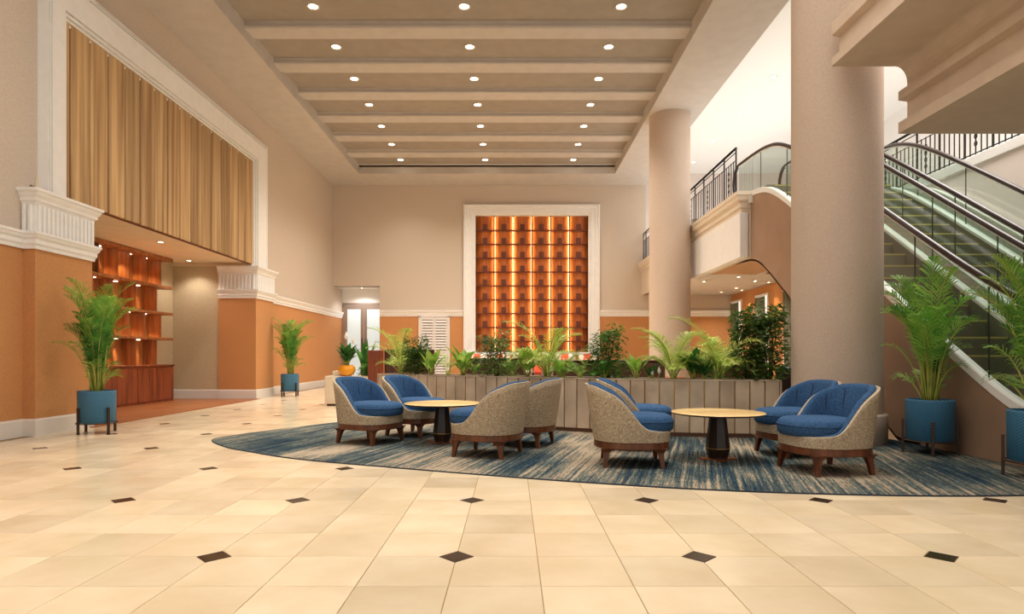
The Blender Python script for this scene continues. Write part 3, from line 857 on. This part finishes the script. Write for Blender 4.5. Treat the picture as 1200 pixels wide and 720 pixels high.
# ------------------------------------------------------------------ plants
def frond_mesh(seed, L, bend, bare=.38, npair=24, ll=.34, lw=.020, mats=None, up=.35, droop=.5, elev=82, fold=None):
    """one palm frond in the local XZ plane: bare stalk, curved rachis, two rows of narrow leaflets"""
    rn = random.Random(seed); m = MB(); K = 14; pts = []; p = Vector((0,0,0)); ang = R(elev)
    dirs = []
    for k in range(K+1):
        pts.append(p.copy()); f = k/K
        d = Vector((math.cos(ang), 0, math.sin(ang))); dirs.append(d)
        p = p + d*(L/K); ang -= R(bend)*((.10+3.3*f**3) if not fold else (.35+1.25*f))/K
    m.tube(pts, [.009*(1-.75*k/K)+.002 for k in range(K+1)], 5, mi=1)
    for i in range(npair):
        f = bare+(1-bare)*(i+.4)/npair
        q = min(K-1, int(f*K)); fr = f*K-q
        b = pts[q].lerp(pts[q+1], fr); d = dirs[q]
        nrm = Vector((-d.z, 0, d.x))
        if nrm.z < 0: nrm = -nrm
        s_ = (i+.5)/npair
        le = ll*(math.sin(PI*min(1, .18+.82*s_))**.7)*(1.0 if s_ < .8 else 1.0)*rn.uniform(.85,1.1)
        for sd in (-1, 1):
            spread = R(62-34*s_) * rn.uniform(.88,1.12)
            dd = (d*math.cos(spread) + Vector((0,sd,0))*math.sin(spread)*.92 + nrm*up*rn.uniform(.6,1.3)).normalized()
            w_ = lw*rn.uniform(.85,1.15)
            side = dd.cross(nrm).normalized()*w_/2
            dr = droop*rn.uniform(.6,1.3)
            p0 = b; p1 = b+dd*le*.35; p2 = b+dd*le*.72+Vector((0,0,-le*.14*dr)); p3 = b+dd*le*.98+Vector((0,0,-le*.42*dr))
            o = len(m.v)
            m.v += [tuple(p0-side*.35), tuple(p0+side*.35), tuple(p1-side), tuple(p1+side), tuple(p2-side*.8), tuple(p2+side*.8), tuple(p3)]
            for fc in ((0,1,3,2),(2,3,5,4),(4,5,6)): m.face([o+z for z in fc], 0, True)
    return m.mesh('frond', mats)
PM = [M['palm'], M['cane']]; PD = [M['palmdk'], M['cane']]; PL = [M['palmlt'], M['cane']]
FT = [frond_mesh(s, L, b, .42, 27, .40, .017, mt, .45, .9, e) for s, L, b, mt, e in
      ((1,1.98,90,PM,88),(2,1.90,120,PM,86),(3,1.70,85,PD,88),(4,1.62,125,PM,84),(5,1.40,100,PD,85),(6,1.45,135,PM,80),(7,1.20,100,PD,86))]
FL = [frond_mesh(s, L, b, .50, 13, .24, .014, mt, .2, 1.0, e) for s, L, b, mt, e in ((7,.95,130,PM,76),(8,.70,150,PD,74),(9,.50,150,PM,66))]
pot_prof = [(.245,.17),(.262,.18),(.268,.66),(.268,.68),(.25,.685),(.245,.64)]
def pot_mesh():
    n = 40; m = MB(); m.lathe(pot_prof, n, cap0=True, cap1=False)
    me = m.mesh('pot', M['pot'])
    uv = me.uv_layers.new(name='UVMap')
    for poly in me.polygons:
        a = [math.atan2(me.vertices[v].co.y, me.vertices[v].co.x)/(2*PI) for v in poly.vertices]
        if max(a)-min(a) > .5: a = [x+1 if x < 0 else x for x in a]
        for li, u in zip(poly.loop_indices, a):
            uv.data[li].uv = (u, me.vertices[me.loops[li].vertex_index].co.z)
    return me
POT = pot_mesh()
SOIL = MB().lathe([(.246,.62),(.246,.635),(.12,.65)], 24).mesh('soil', M['soil'])
def potted_palm(x, y, z, label, seed, rz=0, n=36, hs=1.0, bias=None):
    rn = random.Random(seed)
    t = thing('potted_palm', label, 'potted plant', (x, y, z), 0, 'areca palms in blue pots')
    link('pot', POT, t); link('soil', SOIL, t)
    st = MB()
    st.tube([(.285*math.cos(rz+.785+2*PI*i/24), .285*math.sin(rz+.785+2*PI*i/24), .165) for i in range(24)], .009, 6, closed=True)
    so = st.build('stand_ring', M['bronze'], t)
    for k in range(4):
        a = rz+k*PI/2+.785; c, s = math.cos(a), math.sin(a)
        lg = MB(); q = [(c*.275-s*.016, s*.275+c*.016), (c*.275+s*.016, s*.275-c*.016), (c*.305+s*.016, s*.305-c*.016), (c*.305-s*.016, s*.305+c*.016)]
        lg.prism(q, 0, .42, 'z'); lg.build('leg', M['bronze'], t)
    for k in range(9):
        a = rn.uniform(0, 2*PI); r0 = rn.uniform(.02,.10); hh = rn.uniform(.45,.95); ln = rn.uniform(.03,.12)
        b = Vector((r0*math.cos(a), r0*math.sin(a), .63))
        m = MB(); m.tube([b, b+Vector((ln*.3*math.cos(a), ln*.3*math.sin(a), hh*.5)), b+Vector((ln*math.cos(a), ln*math.sin(a), hh))], [.016,.012,.007], 6)
        m.build('cane', M['cane'], t)
    for k in range(n):
        a = k*2.39996+rn.uniform(-.3,.3)
        fm = FT[rn.randrange(len(FT))] if k < n-7 else FL[k % 3]
        sc = rn.uniform(.84,1.03)*hs if k < n-7 else rn.uniform(.9,1.15)
        if bias is not None and math.cos(a-bias) > .55: sc *= .72
        r0 = rn.uniform(.01,.07)
        link('frond', fm, t, (r0*math.cos(a), r0*math.sin(a), .63), (0, 0, a), sc)
potted_palm(-6.68, 10.0, 0.0, 'big potted palm in blue pot beside the near left pilaster', 11, .35)
potted_palm(-6.79, 19.0, 0.0, 'distant potted palm by the orange left wall past the far pilaster', 12, .2)
potted_palm(5.28, 7.85, ZG, 'potted palm on the rug right of the massive column by the escalator', 13, .3, bias=0)
potted_palm(5.31, 6.25, ZG, 'potted palm cut by the right edge of the picture, nearest the camera', 14, .1, bias=0)

# long planter, curved plan
pl_path = [(-2.69,12.50),(-1.43,11.62),(0,10.76),(.75,10.28),(1.15,10.06),(2.0,9.66),(2.7,9.47),(3.48,9.37),(4.03,9.345)]
def dense(pts, st=.02):
    P = [Vector(p) for p in pts]; out = []
    for i in range(len(P)-1):
        p0 = P[i-1] if i else 2*P[0]-P[1]; p1, p2 = P[i], P[i+1]; p3 = P[i+2] if i+2 < len(P) else 2*P[-1]-P[-2]
        n = max(2, int((p2-p1).length/st))
        for s in range(n):
            t = s/n
            out.append(.5*((2*p1)+(-p0+p2)*t+(2*p0-5*p1+4*p2-p3)*t*t+(-p0+3*p1-3*p2+p3)*t**3))
    out.append(P[-1]); return out
PP = dense(pl_path)
AL = [0.0]
for a, b in zip(PP[:-1], PP[1:]): AL.append(AL[-1]+(b-a).length)
def at_len(s):
    for i in range(len(AL)-1):
        if AL[i+1] >= s:
            t = (s-AL[i])/(AL[i+1]-AL[i]); p = PP[i].lerp(PP[i+1], t); d = (PP[i+1]-PP[i]).normalized(); return p, d
    return PP[-1], (PP[-1]-PP[-2]).normalized()
PZ = .865; PW = .62
pln = thing('long_planter', 'long curved plank-faced planter trough dividing the lounge from the dining area', 'planter', (0, 0, ZG))
sub = PP[::6]+([PP[-1]] if (len(PP)-1) % 6 else [])
sub = [(p.x, p.y) for p in sub]
def trough(name, prof, m): return MB().sweep(sub, prof).build(name, m, pln)
trough('carcass', [(-.034,.03),(-.034,PZ-.02),(-PW,PZ-.02),(-PW,.03)], M['brass'])
trough('kick', [(.012,0),(.012,.055),(-PW+.02,.055),(-PW+.02,0)], M['kick'])
trough('soil', [(-.06,PZ-.06),(-.06,PZ-.005),(-PW+.05,PZ-.005),(-PW+.05,PZ-.06)], M['soil'])
trough('rim', [(.006,PZ-.014),(.006,PZ+.008),(-.06,PZ+.008),(-.06,PZ-.014)], M['stone'])
trough('rim', [(-PW+.05,PZ-.014),(-PW+.05,PZ+.008),(-PW-.01,PZ+.008),(-PW-.01,PZ-.014)], M['stone'])
NPK = 34; pw = AL[-1]/NPK
plm = MB().cbox(-pw/2+.009, pw/2-.009, 0, .035, .057, PZ-.014, .004).mesh('plank', M['stone'])
for i in range(NPK):
    p, d = at_len((i+.5)*pw); n = Vector((d.y, -d.x))
    link('plank', plm, pln, (p.x, p.y, 0), (0, 0, math.atan2(d.y, d.x)))
for s in (0, AL[-1]):
    p, d = at_len(s); n = Vector((d.y, -d.x)); sg = -1 if s == 0 else 1
    e0 = p; e1 = p - n*PW
    q = [e0, e1, e1+d*sg*.03, e0+d*sg*.03]
    MB().prism([(v.x, v.y) for v in q], .057, PZ+.004, 'z').build('end_panel', M['stone'], pln)

def at_px(px, back):
    """point of the planter's bed, `back` behind its face, on the sight line of photo column px"""
    best = None
    for i in range(0, len(PP)-1):
        d = (PP[i+1]-PP[i]).normalized(); n = Vector((d.y, -d.x)); p = PP[i]-n*back
        e = abs(600+F*p.x/p.y-px)
        if best is None or e < best[0]: best = (e, p)
    return best[1]
ZP = ZG+PZ-.006
def leaf_mesh(L, W, bend, mats, fold=.18, stalk=.25, seed=0):
    """broad leaf on a stalk, curving outward; grows up from the origin towards +X"""
    m = MB(); K = 7; pts = []; p = Vector((0,0,0)); a = R(80)
    for k in range(K+4):
        pts.append((p.copy(), a)); p = p+Vector((math.cos(a),0,math.sin(a)))*(L/(K+3)); a -= R(bend)/(K+3)*(1.6*k/(K+3)+.2)
    ns = 3
    m.tube([q[0] for q in pts[:ns+1]], .007, 5, mi=1)
    rows_ = []
    for k in range(ns, len(pts)):
        f = (k-ns)/(len(pts)-1-ns); wv = W*max(.03, math.sin(PI*min(1, f**.8)))*.5
        q, a_ = pts[k]; nr = Vector((-math.sin(a_), 0, math.cos(a_)))
        rows_.append([q+Vector((0,-wv,0))+nr*wv*fold*2, q+Vector((0,-wv*.5,0))+nr*wv*fold*.6, q, q+Vector((0,wv*.5,0))+nr*wv*fold*.6, q+Vector((0,wv,0))+nr*wv*fold*2])
    m.loft(rows_, False, False, 0, True, closed=False)
    return m.mesh('leaf', mats)
BL = [leaf_mesh(.48,.15,55,[M['broad'],M['cane']]), leaf_mesh(.38,.14,80,[M['broad'],M['cane']]), leaf_mesh(.56,.16,38,[M['broad'],M['cane']])]
BD = [leaf_mesh(.50,.15,60,[M['broaddk'],M['cane']]), leaf_mesh(.38,.12,90,[M['broaddk'],M['cane']]), leaf_mesh(.6,.15,40,[M['broaddk'],M['cane']])]
SL = [leaf_mesh(.5,.06,20,[M['broaddk'],M['cane']]), leaf_mesh(.42,.06,45,[M['bush'],M['cane']])]
def broadleaf(p, z, label, n, sc, kinds, seed, name='broadleaf_plant', group=None):
    rn = random.Random(seed); t = thing(name, label, 'plant', (p[0], p[1], z), 0, group)
    for k in range(n):
        a = k*2.4+rn.uniform(-.3,.3); f = k/n
        link('leaf', kinds[rn.randrange(len(kinds))], t, (.02*math.cos(a), .02*math.sin(a), .0), (0, R(-6+22*(1-f))*1.0, a), sc*rn.uniform(.75,1.1))
    return t
FS = [frond_mesh(s, L, b, .30, 28, .27, .011, PL, .30, 1.0, e, 1) for s, L, b, e in ((21,1.15,100,84),(22,1.0,115,74),(23,.9,120,66),(24,.75,110,58))]
FSM = [frond_mesh(s, L, b, .26, 24, .23, .012, PM, .30, 1.0, e, 1) for s, L, b, e in ((25,1.0,110,80),(26,.85,115,68),(27,.65,110,56))]
FSD = [frond_mesh(s, L, b, .22, 22, .20, .013, PD, .30, 1.0, e, 1) for s, L, b, e in ((28,.8,115,72),(29,.7,120,60),(30,.55,110,50))]
def small_palm(p, z, label, n, sc, kinds, seed, name='feather_palm', lean=None):
    rn = random.Random(seed); t = thing(name, label, 'plant', (p[0], p[1], z))
    MB().lathe([(.05,0),(.045,.04),(.02,.09),(.006,.11)], 10).build('crown_base', M['cane'], t)
    for k in range(n):
        a = k*2.4+rn.uniform(-.4,.4)
        if lean is not None and k == 0: a = lean
        link('frond', kinds[0] if k == 0 else kinds[rn.randrange(len(kinds))], t, (.02*math.cos(a), .02*math.sin(a), .0), (0, 0, a), sc*(1.0 if k == 0 else rn.uniform(.65,.95)))
    return t
def bush(p, z, label, h, r, nl, ll, m, seed, name='leafy_shrub', top=.55, nstem=5):
    rn = random.Random(seed); t = thing(name, label, 'plant', (p[0], p[1], z))
    tips = []
    for k in range(nstem):
        a = 2*PI*k/nstem+rn.uniform(-.4,.4); tr = r*rn.uniform(.25,.6); hh = h*(1.0 if k == 0 else rn.uniform(.62,.92))
        pth = [(0.03*math.cos(a),0.03*math.sin(a),0)] + [(tr*f*math.cos(a)+rn.uniform(-.02,.02), tr*f*math.sin(a)+rn.uniform(-.02,.02), hh*f) for f in (.3,.6,.85,1)]
        MB().tube(pth, [.011,.009,.007,.005,.003], 5).build('stem', M['stem'], t)
        tips.append(pth)
    mb = MB()
    for i in range(nl):
        pth = tips[rn.randrange(nstem)]; f = rn.uniform(.02,1)
        q = min(3, int(f*4)); b = Vector(pth[q]).lerp(Vector(pth[q+1]), f*4-q)
        rr = r*(.86-.68*f)*rn.uniform(.08,1)**.7
        a = rn.uniform(0, 2*PI); c = b+Vector((rr*math.cos(a), rr*math.sin(a), rn.uniform(-.05,.05)))
        dv = Vector((math.cos(a+rn.uniform(-.8,.8)), math.sin(a+rn.uniform(-.8,.8)), rn.uniform(-.5,.7))).normalized()
        sd = dv.cross(Vector((rn.uniform(-.4,.4),rn.uniform(-.4,.4),1))).normalized()
        le = ll*rn.uniform(.7,1.2); wd = le*.21
        up = sd.cross(dv)*le*.06
        o = len(mb.v)
        mb.v += [tuple(c), tuple(c+dv*le*.45+sd*wd+up), tuple(c+dv*le*.5-up), tuple(c+dv*le*.45-sd*wd+up), tuple(c+dv*le+Vector((0,0,-le*.15)))]
        for fc in ((0,2,1),(0,3,2),(1,2,4),(3,4,2)): mb.face([o+x for x in fc], 0, False)
    mb.build('foliage', m, t, kind='stuff')
    return t
# left to right along the trough
small_palm(at_px(470,.22), ZP, 'yellow-green feather palm at the left end of the long planter', 15, 1.15, FS, 31, lean=PI*.95)
bush(at_px(488,.25), ZP, 'dense dark green shrub near the left end of the long planter', .76, .36, 1200, .085, M['bush'], 32, nstem=7)
broadleaf(at_px(505,.18), ZP, 'low pale broadleaf plant just right of the dense left shrub', 9, 1.0, BL, 33)
small_palm(at_px(525,.30), ZP, 'small wispy fern behind the pale broadleaf plants', 7, .55, FS, 34, name='fern')
broadleaf(at_px(543,.22), ZP, 'pale broadleaf plant with wide leaves below the lattice display left edge', 15, 1.1, BL, 35)
broadleaf(at_px(556,.2), ZP, 'short green broadleaf plant left of the flowering ficus', 8, .6, BL, 36)
bush(at_px(582,.25), ZP, 'airy ficus shrub with small glossy leaves left of the chair backs', .84, .46, 950, .085, M['bushdk'], 37, nstem=6)
broadleaf(at_px(618,.15), ZP, 'mid green broadleaf plant directly above the second left chair back', 14, 1.2, BL, 38)
small_palm(at_px(642,.25), ZP, 'tall arching yellow-green palm in the middle of the long planter', 22, 1.18, FS, 39, lean=PI*.97)
small_palm(at_px(660,.2), ZP, 'lower green feather palm right of the tall arching palm', 8, .75, FSM, 40)
bush(at_px(712,.28), ZP, 'dark conical shrub behind the side-on chair', .88, .44, 1500, .08, M['bush'], 41, nstem=7)
small_palm(at_px(708,.15), ZP, 'dark drooping fern at the foot of the conical shrub', 14, .75, FSD, 42, name='fern')
broadleaf(at_px(745,.2), ZP, 'yellowish upright broadleaf plant between fern and feathery palm', 8, .78, [BL[2],BL[0]], 43)
broadleaf(at_px(762,.16), ZP, 'short dark leafy plant with white flowers', 9, .5, BD, 44)
small_palm(at_px(790,.3), ZP, 'pale feathery palm in front of the far column', 24, 1.0, FS, 45, lean=PI*.9)
broadleaf(at_px(812,.2), ZP, 'dark glossy broadleaf plant right of the pale feathery palm', 13, .95, BD, 46)
small_palm(at_px(600,.3), ZP, 'green fern low between the ficus and the middle palm', 10, .6, FSM, 71, name='fern')
small_palm(at_px(680,.3), ZP, 'loose green fern left of the conical shrub', 10, .62, FSM, 72, name='fern')
broadleaf(at_px(655,.12), ZP, 'small pale broadleaf plant at the foot of the middle palm', 9, .7, BL, 73)
broadleaf(at_px(826,.12), ZP, 'low dark broadleaf plant at the foot of the tallest palm', 10, .65, BD, 74)
small_palm(at_px(842,.3), ZP, 'tallest feathery palm leaning left near the right end of the long planter', 21, 1.2, FS, 47, lean=PI*.93)
small_palm(at_px(838,.15), ZP, 'low dark fern in front of the tallest feathery palm', 10, .5, FSD, 48, name='fern')
bush(at_px(876,.22), ZP, 'dark willow-leaved ficus, left of the twin shrubs at the right end', 1.16, .34, 1150, .115, M['bushdk'], 49, nstem=5)
bush(at_px(902,.25), ZP, 'dark willow-leaved ficus, right of the twin shrubs at the right end', 1.14, .32, 1150, .115, M['bushdk'], 50, nstem=5)
fl = at_px(768,.12)
sp = MB()
for k, (dx, h) in enumerate(((-.05,.16),(.04,.20),(.09,.14))):
    pass
def spathe(parent, x, y, h, s=1.0):
    MB().tube([(x*.3,y*.3,0),(x*.8,y*.8,h*.6),(x,y,h)], .005, 5).build('flower_stalk', M['cane'], parent)
    m = MB(); rows_ = []
    for k in range(7):
        f = k/6; wv = .04*s*max(.05, math.sin(PI*min(1,f**.7))); z = h+.16*s*f
        rows_.append([(x-wv, y+.012*s+.02*f, z), (x, y-.02*s*math.sin(PI*f), z), (x+wv, y+.012*s+.02*f, z)])
    m.loft(rows_, False, False, 0, True, closed=False); m.build('flower', M['petal'], parent)
wfp = thing('white_flower', 'pair of small white buds low in the long planter near the far column', 'flower', (fl.x, fl.y, ZP))
spathe(wfp, -.05, -.02, .07, .6); spathe(wfp, .06, -.02, .09, .7)

# cream trough with orange pot and lilies, left of the lounge
ct = thing('cream_trough', 'cream stone trough with stepped end behind the leftmost chair', 'planter', (-4.05, 15.7, 0))
MB().cbox(-.58, .62, -.35, .35, .05, .74, .012).build('box', M['cream'], ct)
MB().cbox(-.54, .58, -.31, .31, .0, .05, .01).build('kick', M['kick'], ct)
MB().cbox(-.46, -.1, -.1, .33, .74, .86, .01).build('end_block', M['cream'], ct)
op = thing('orange_pot', 'round glossy orange pot on the cream trough', 'pot', (-4.12, 15.5, .742))
MB().lathe([(.09,0),(.17,.04),(.215,.13),(.205,.21),(.16,.26),(.14,.27),(.12,.25)], 28, cap1=False).build('bowl', M['gourd'], op)
MB().lathe([(.14,.235),(.10,.245)], 16, cap0=False).build('soil', M['soil'], op)
pl1 = broadleaf((-4.12,15.5), .985, 'peace lily with white spathes growing in the orange pot', 26, 1.15, BD, 61, 'peace_lily')
spathe(pl1, -.02, .0, .66, 1.25); spathe(pl1, .14, .02, .56, 1.0)
sg_ = thing('snake_plant', 'upright sword-leaved plant beside the orange pot', 'plant', (-3.72, 15.7, .742))
rn = random.Random(5)
for k in range(12):
    a = k*2.4; link('leaf', SL[k % 2], sg_, (.05*math.cos(a), .05*math.sin(a), 0), (0, 0, a), rn.uniform(1.2,2.0))
bush((-3.62,15.52), .742, 'low bright green shrub at the right end of the cream trough', .34, .26, 500, .08, M['bush'], 62, nstem=6)

# ------------------------------------------------------------------ dining furniture half hidden behind the planter
mb_ = thing('wooden_screen', 'reddish mahogany booth end panel behind left end of the planter', 'partition', (-3.1, 14.2, 0))
MB().cbox(-.20, .14, 0, .12, 0, 1.37, .01).build('end_post', M['mahog'], mb_)
MB().cbox(.14, 1.30, .2, .28, 0, 1.36, .01).build('back_panel', M['mahogd'], mb_)
MB().cbox(.14, 1.30, .16, .32, 1.36, 1.39, .01).build('cap_rail', M['mahogd'], mb_)
def banquette(x, y, w_, label, m1, zt):
    t = thing('banquette', label, 'bench', (x, y, 0), 0, 'dining banquettes')
    MB().cbox(-w_/2, w_/2, -.32, .32, 0, .30, .015).build('plinth', M['mahogd'], t)
    MB().cbox(-w_/2, w_/2, -.30, .36, .30, .48, .04).build('seat', M['leather'], t)
    MB().cbox(-w_/2, w_/2, -.36, -.24, .02, zt, .04).build('backrest', m1, t)
    MB().cbox(-w_/2, w_/2, -.365, -.235, zt, zt+.035, .012).build('cap_rail', M['mahogd'], t)
    return t
banquette(-.35, 13.6, 1.3, 'brown banquette behind the flowering ficus', M['leather'], 1.16)
banquette(2.0, 13.1, 2.3, 'long brown banquette behind the conical shrub', M['leather'], 1.12)
banquette(4.9, 14.2, 1.6, 'brown banquette behind the twin ficus shrubs', M['leather'], 1.12)
cushion = MB().cbox(-.40, .40, -.06, .06, 0, .42, .05).mesh('cushion', M['coral'])
def cushions(y, xs, z, where):
    for k, x in enumerate(xs):
        o = link('cushion', cushion, None, (x, y, z), (R(-8), 0, 0))
        tag(o, 'coral and white printed cushion on back bench, %s from left' % ordn[k], 'cushion', 'printed cushions on the back bench')
bb = banquette(.9, 24.6, 5.4, 'long back bench under the lattice display', M['leather'], .98)
bb.rotation_euler = (0,0,PI)
cushions(24.66, (-1.35,-.45,.42,1.25,2.15,3.05), .96-.40+.26, '')
for o in [o for o in bpy.data.objects if o.name.startswith('cushion') and not o.parent]: o.location.z = .485; o.scale = (1,1,2.0)
dc = thing('dining_chair', 'dark dining chair glimpsed between the planter end and the massive column', 'chair', (4.63, 10.55, 0))
MB().cbox(-.24,.24,-.24,.24,.42,.50,.02).build('seat', M['leather'], dc)
MB().cbox(-.24,.24,-.26,-.20,.50,1.06,.02).build('backrest', M['rubber'], dc)
for a in (-1,1):
    for b in (-1,1): MB().cbox(a*.2-.02,a*.2+.02,b*.2-.02,b*.2+.02,0,.42,.004).build('leg', M['walnut'], dc)
for k, (x, y) in enumerate(((.55,14.4),(3.3,14.1))):
    t = thing('dining_table', 'copper-edged dining table behind the planter, %s' % ('left one' if k == 0 else 'right one'), 'table', (x, y, 0))
    MB().cbox(-.55,.55,-.4,.4,.72,.76,.01).build('tabletop', M['copper'], t)
    MB().lathe([(.24,0),(.24,.02),(.05,.05),(.05,.72)], 16).build('pedestal', M['darkwood'], t)

# ------------------------------------------------------------------ escalators
TAN = .68
def smax(a, b, k=.35): return .5*(a+b+math.sqrt((a-b)**2+k*k))
def smin(a, b, k=.35): return .5*(a+b-math.sqrt((a-b)**2+k*k))
def deckz(y): return smin(smax(H-5.36+TAN*y, .52), 5.22, .5)
def railz(y): return smin(smax(H-4.23+TAN*y, 1.52, .5), 6.08, .6)
def stepz(y): return smin(smax(H-5.78+TAN*y, .0, .2), ZU, .2)
def botz(y): return smin(max(0.0, 3.54+TAN*(y-14.3)), 3.56, .3)
ya, yb = 4.7, 15.6
YY = [ya+(yb-ya)*i/72 for i in range(73)]
def ribbon(mb, sect, ys, zf, mi=0, smooth=False):
    """sweep an XZ section along an escalator curve"""
    rings = [[(x, y, zf(y)+z) for x, z in sect] for y in ys]
    mb.loft(rings, True, True, mi)
def escalator(x0, label, first):
    t = thing('escalator', label, 'escalator', (x0, 0, 0))
    W_ = 1.30
    for side, xa in ((0, 0.0), (1, W_-.13)):
        # cladding down to the truss line
        m = MB(); rings = []
        for y in YY:
            b_ = botz(y); top = deckz(y)-.12
            rings.append([(xa+.02, y, b_), (xa+.11, y, b_), (xa+.11, y, top), (xa+.02, y, top)])
        m.loft(rings); m.build('side_cladding', M['clad'], t)
        m = MB(); ribbon(m, [(xa,-.12),(xa+.13,-.12),(xa+.13,-.015),(xa+.115,0),(xa+.015,0),(xa,-.015)], YY, deckz); m.build('balustrade_deck', M['steel'], t)
        xin = xa+.13 if side == 0 else xa-.012
        m = MB(); rings = []
        for y in YY:
            rings.append([(xin, y, stepz(y)-.05), (xin+.012, y, stepz(y)-.05), (xin+.012, y, deckz(y)-.06), (xin, y, deckz(y)-.06)])
        m.loft(rings); m.build('skirt', M['skirt'], t)
        # handrail loop and glass panels
        xm = xa+.065
        up = [(xm, y, railz(y)) for y in YY]
        n0 = []
        for k in range(1, 9):
            a = PI*k/8; r = .42
            n0.append((xm, ya-r*math.sin(a)*.9, railz(ya)-r+r*math.cos(a)))
        n1 = []
        for k in range(1, 9):
            a = PI*k/8; r = .40
            n1.append((xm, yb+r*math.sin(a)*.9, railz(yb)-r+r*math.cos(a)))
        path = list(reversed(n0)) + up + n1
        m = MB(); m.tube(path, .042, 8); m.build('handrail', M['rubberb'], t)
        m = MB(); ribbon(m, [(xm-.02,-.055),(xm+.02,-.055),(xm+.02,-.03),(xm-.02,-.03)], YY, railz); m.build('handrail_guide', M['steel'], t)
        ng = 8; yseg = [ya+(yb-ya)*i/ng for i in range(ng+1)]
        for i in range(ng):
            ys2 = [yseg[i]+.008+(yseg[i+1]-yseg[i]-.016)*k/8 for k in range(9)]
            m = MB(); m.loft([[(xm, y, deckz(y)-.01), (xm, y, railz(y)-.04)] for y in ys2], False, False, closed=False); m.build('glass_panel', M['glass'], t)
            if i:
                y = yseg[i]; m = MB(); m.box(xm-.006, xm+.006, y-.007, y+.007, deckz(y)-.01, railz(y)-.04); m.build('glass_joint', M['joint'], t)
    # truss soffit
    m = MB(); rings = []
    for y in [8.6+ (17.6-8.6)*i/50 for i in range(51)]:
        rings.append([(.02, y, botz(y)), (W_-.02, y, botz(y)), (W_-.02, y, botz(y)+.04), (.02, y, botz(y)+.04)])
    m.loft(rings); m.build('truss_soffit', M['clado'], t)
    # steps
    rise = .25; run = rise/TAN
    sm = MB(); sm.box(.15, W_-.15, 0, run+.03, -.30, 0); sm.box(.15, W_-.15, -.004, .022, -.022, .003, 1)
    for i in range(22):
        xx = .16+(W_-.32)*i/21; sm.box(xx-.006, xx+.006, .03, run, 0, .006)
    sme = sm.mesh('step', [M['step'], M['yellow']])
    ys0 = (5.78-H)/TAN
    for k in range(1, 21):
        link('step', sme, t, (0, ys0+(k-1)*run, rise*k))
    MB().box(.13, W_-.13, ya-1.4, ys0+.02, -.02, .012).build('landing_plate', M['skirt'], t)
    MB().box(.13, W_-.13, ys0+20*run, yb+.5, ZU-.1, ZU+.01).build('landing_plate', M['skirt'], t)
    return t
escalator(XE-.065, 'nearer escalator rising away from the rug beside the brown wall', True)
escalator(XE-.065+1.54, 'farther escalator along the pale right-hand wall, behind the nearer one', False)
# infill between the two and the outer deck by the wall
m = MB(); ribbon(m, [(6.94,-.10),(7.17,-.10),(7.17,-.03),(6.94,-.03)], YY, deckz); m.build('trim_11', M['gap'], **S)
m = MB(); ribbon(m, [(8.48,-.12),(9.06,-.12),(9.06,-.03),(8.48,-.03)], YY, deckz); m.build('trim_12', M['skirt'], **S)
m = MB(); ribbon(m, [(9.06,-.12),(9.19,-.12),(9.19,.0),(9.06,.0)], YY, deckz); m.build('trim_14', M['deck'], **S)

# ------------------------------------------------------------------ iron railings on the upper floor
def railing(name, label, x, y0, y1, z, hgt, step, post=5, flip=1):
    t = thing(name, label, 'railing', (x, y0, z))
    L_ = y1-y0
    for zz, r in ((hgt,.030),(hgt-.10,.012),(hgt-.30,.010),(.09,.014)):
        MB().tube([(0,0,zz),(0,L_,zz)], r, 8).build('rail', M['black'], t)
    bm_ = MB().box(-.009,.009,-.009,.009,.02,hgt-.28).mesh('baluster', M['black'])
    po = MB().box(-.016,.016,-.016,.016,-.12,hgt).mesh('post', M['black'])
    kn = MB(); kn.box(-.009,.009,-.009,.009,.02,hgt-.28)
    for q in range(4):
        zc = .28+q*.15
        kn.tube([(0, .038*math.cos(2*PI*i/10), zc+.05*math.sin(2*PI*i/10)) for i in range(10)], .009, 5, closed=True)
    kn = kn.mesh('scroll_baluster', M['black'])
    n = int(L_/step)
    for i in range(n+1):
        y = L_*i/n
        if i % post == 0 or i == n: link('post', po, t, (0, y, 0))
        elif i % (2*post) == 3: link('scroll_baluster', kn, t, (0, y, 0))
        else: link('baluster', bm_, t, (0, y, 0))
railing('iron_railing', 'black iron railing along the gallery left of the escalator top', 5.5, 15.25, 26.0, ZU+.02, 1.22, .17)
railing('iron_railing', 'black iron railing on top of the pale wall above the escalators', XR+.10, 9.0, 27.5, ZU+.12, 1.22, .15)
MB().cbox(XR-.05, XR+.28, YS, 28.0, ZU-.08, ZU+.12, .01).build('trim_13', M['white'], **S)
# grey doorway on the upper far wall
MB().box(8.1, 9.4, 27.94, 28.0, ZU, ZU+2.3).build('door_3', M['alu'], **S)
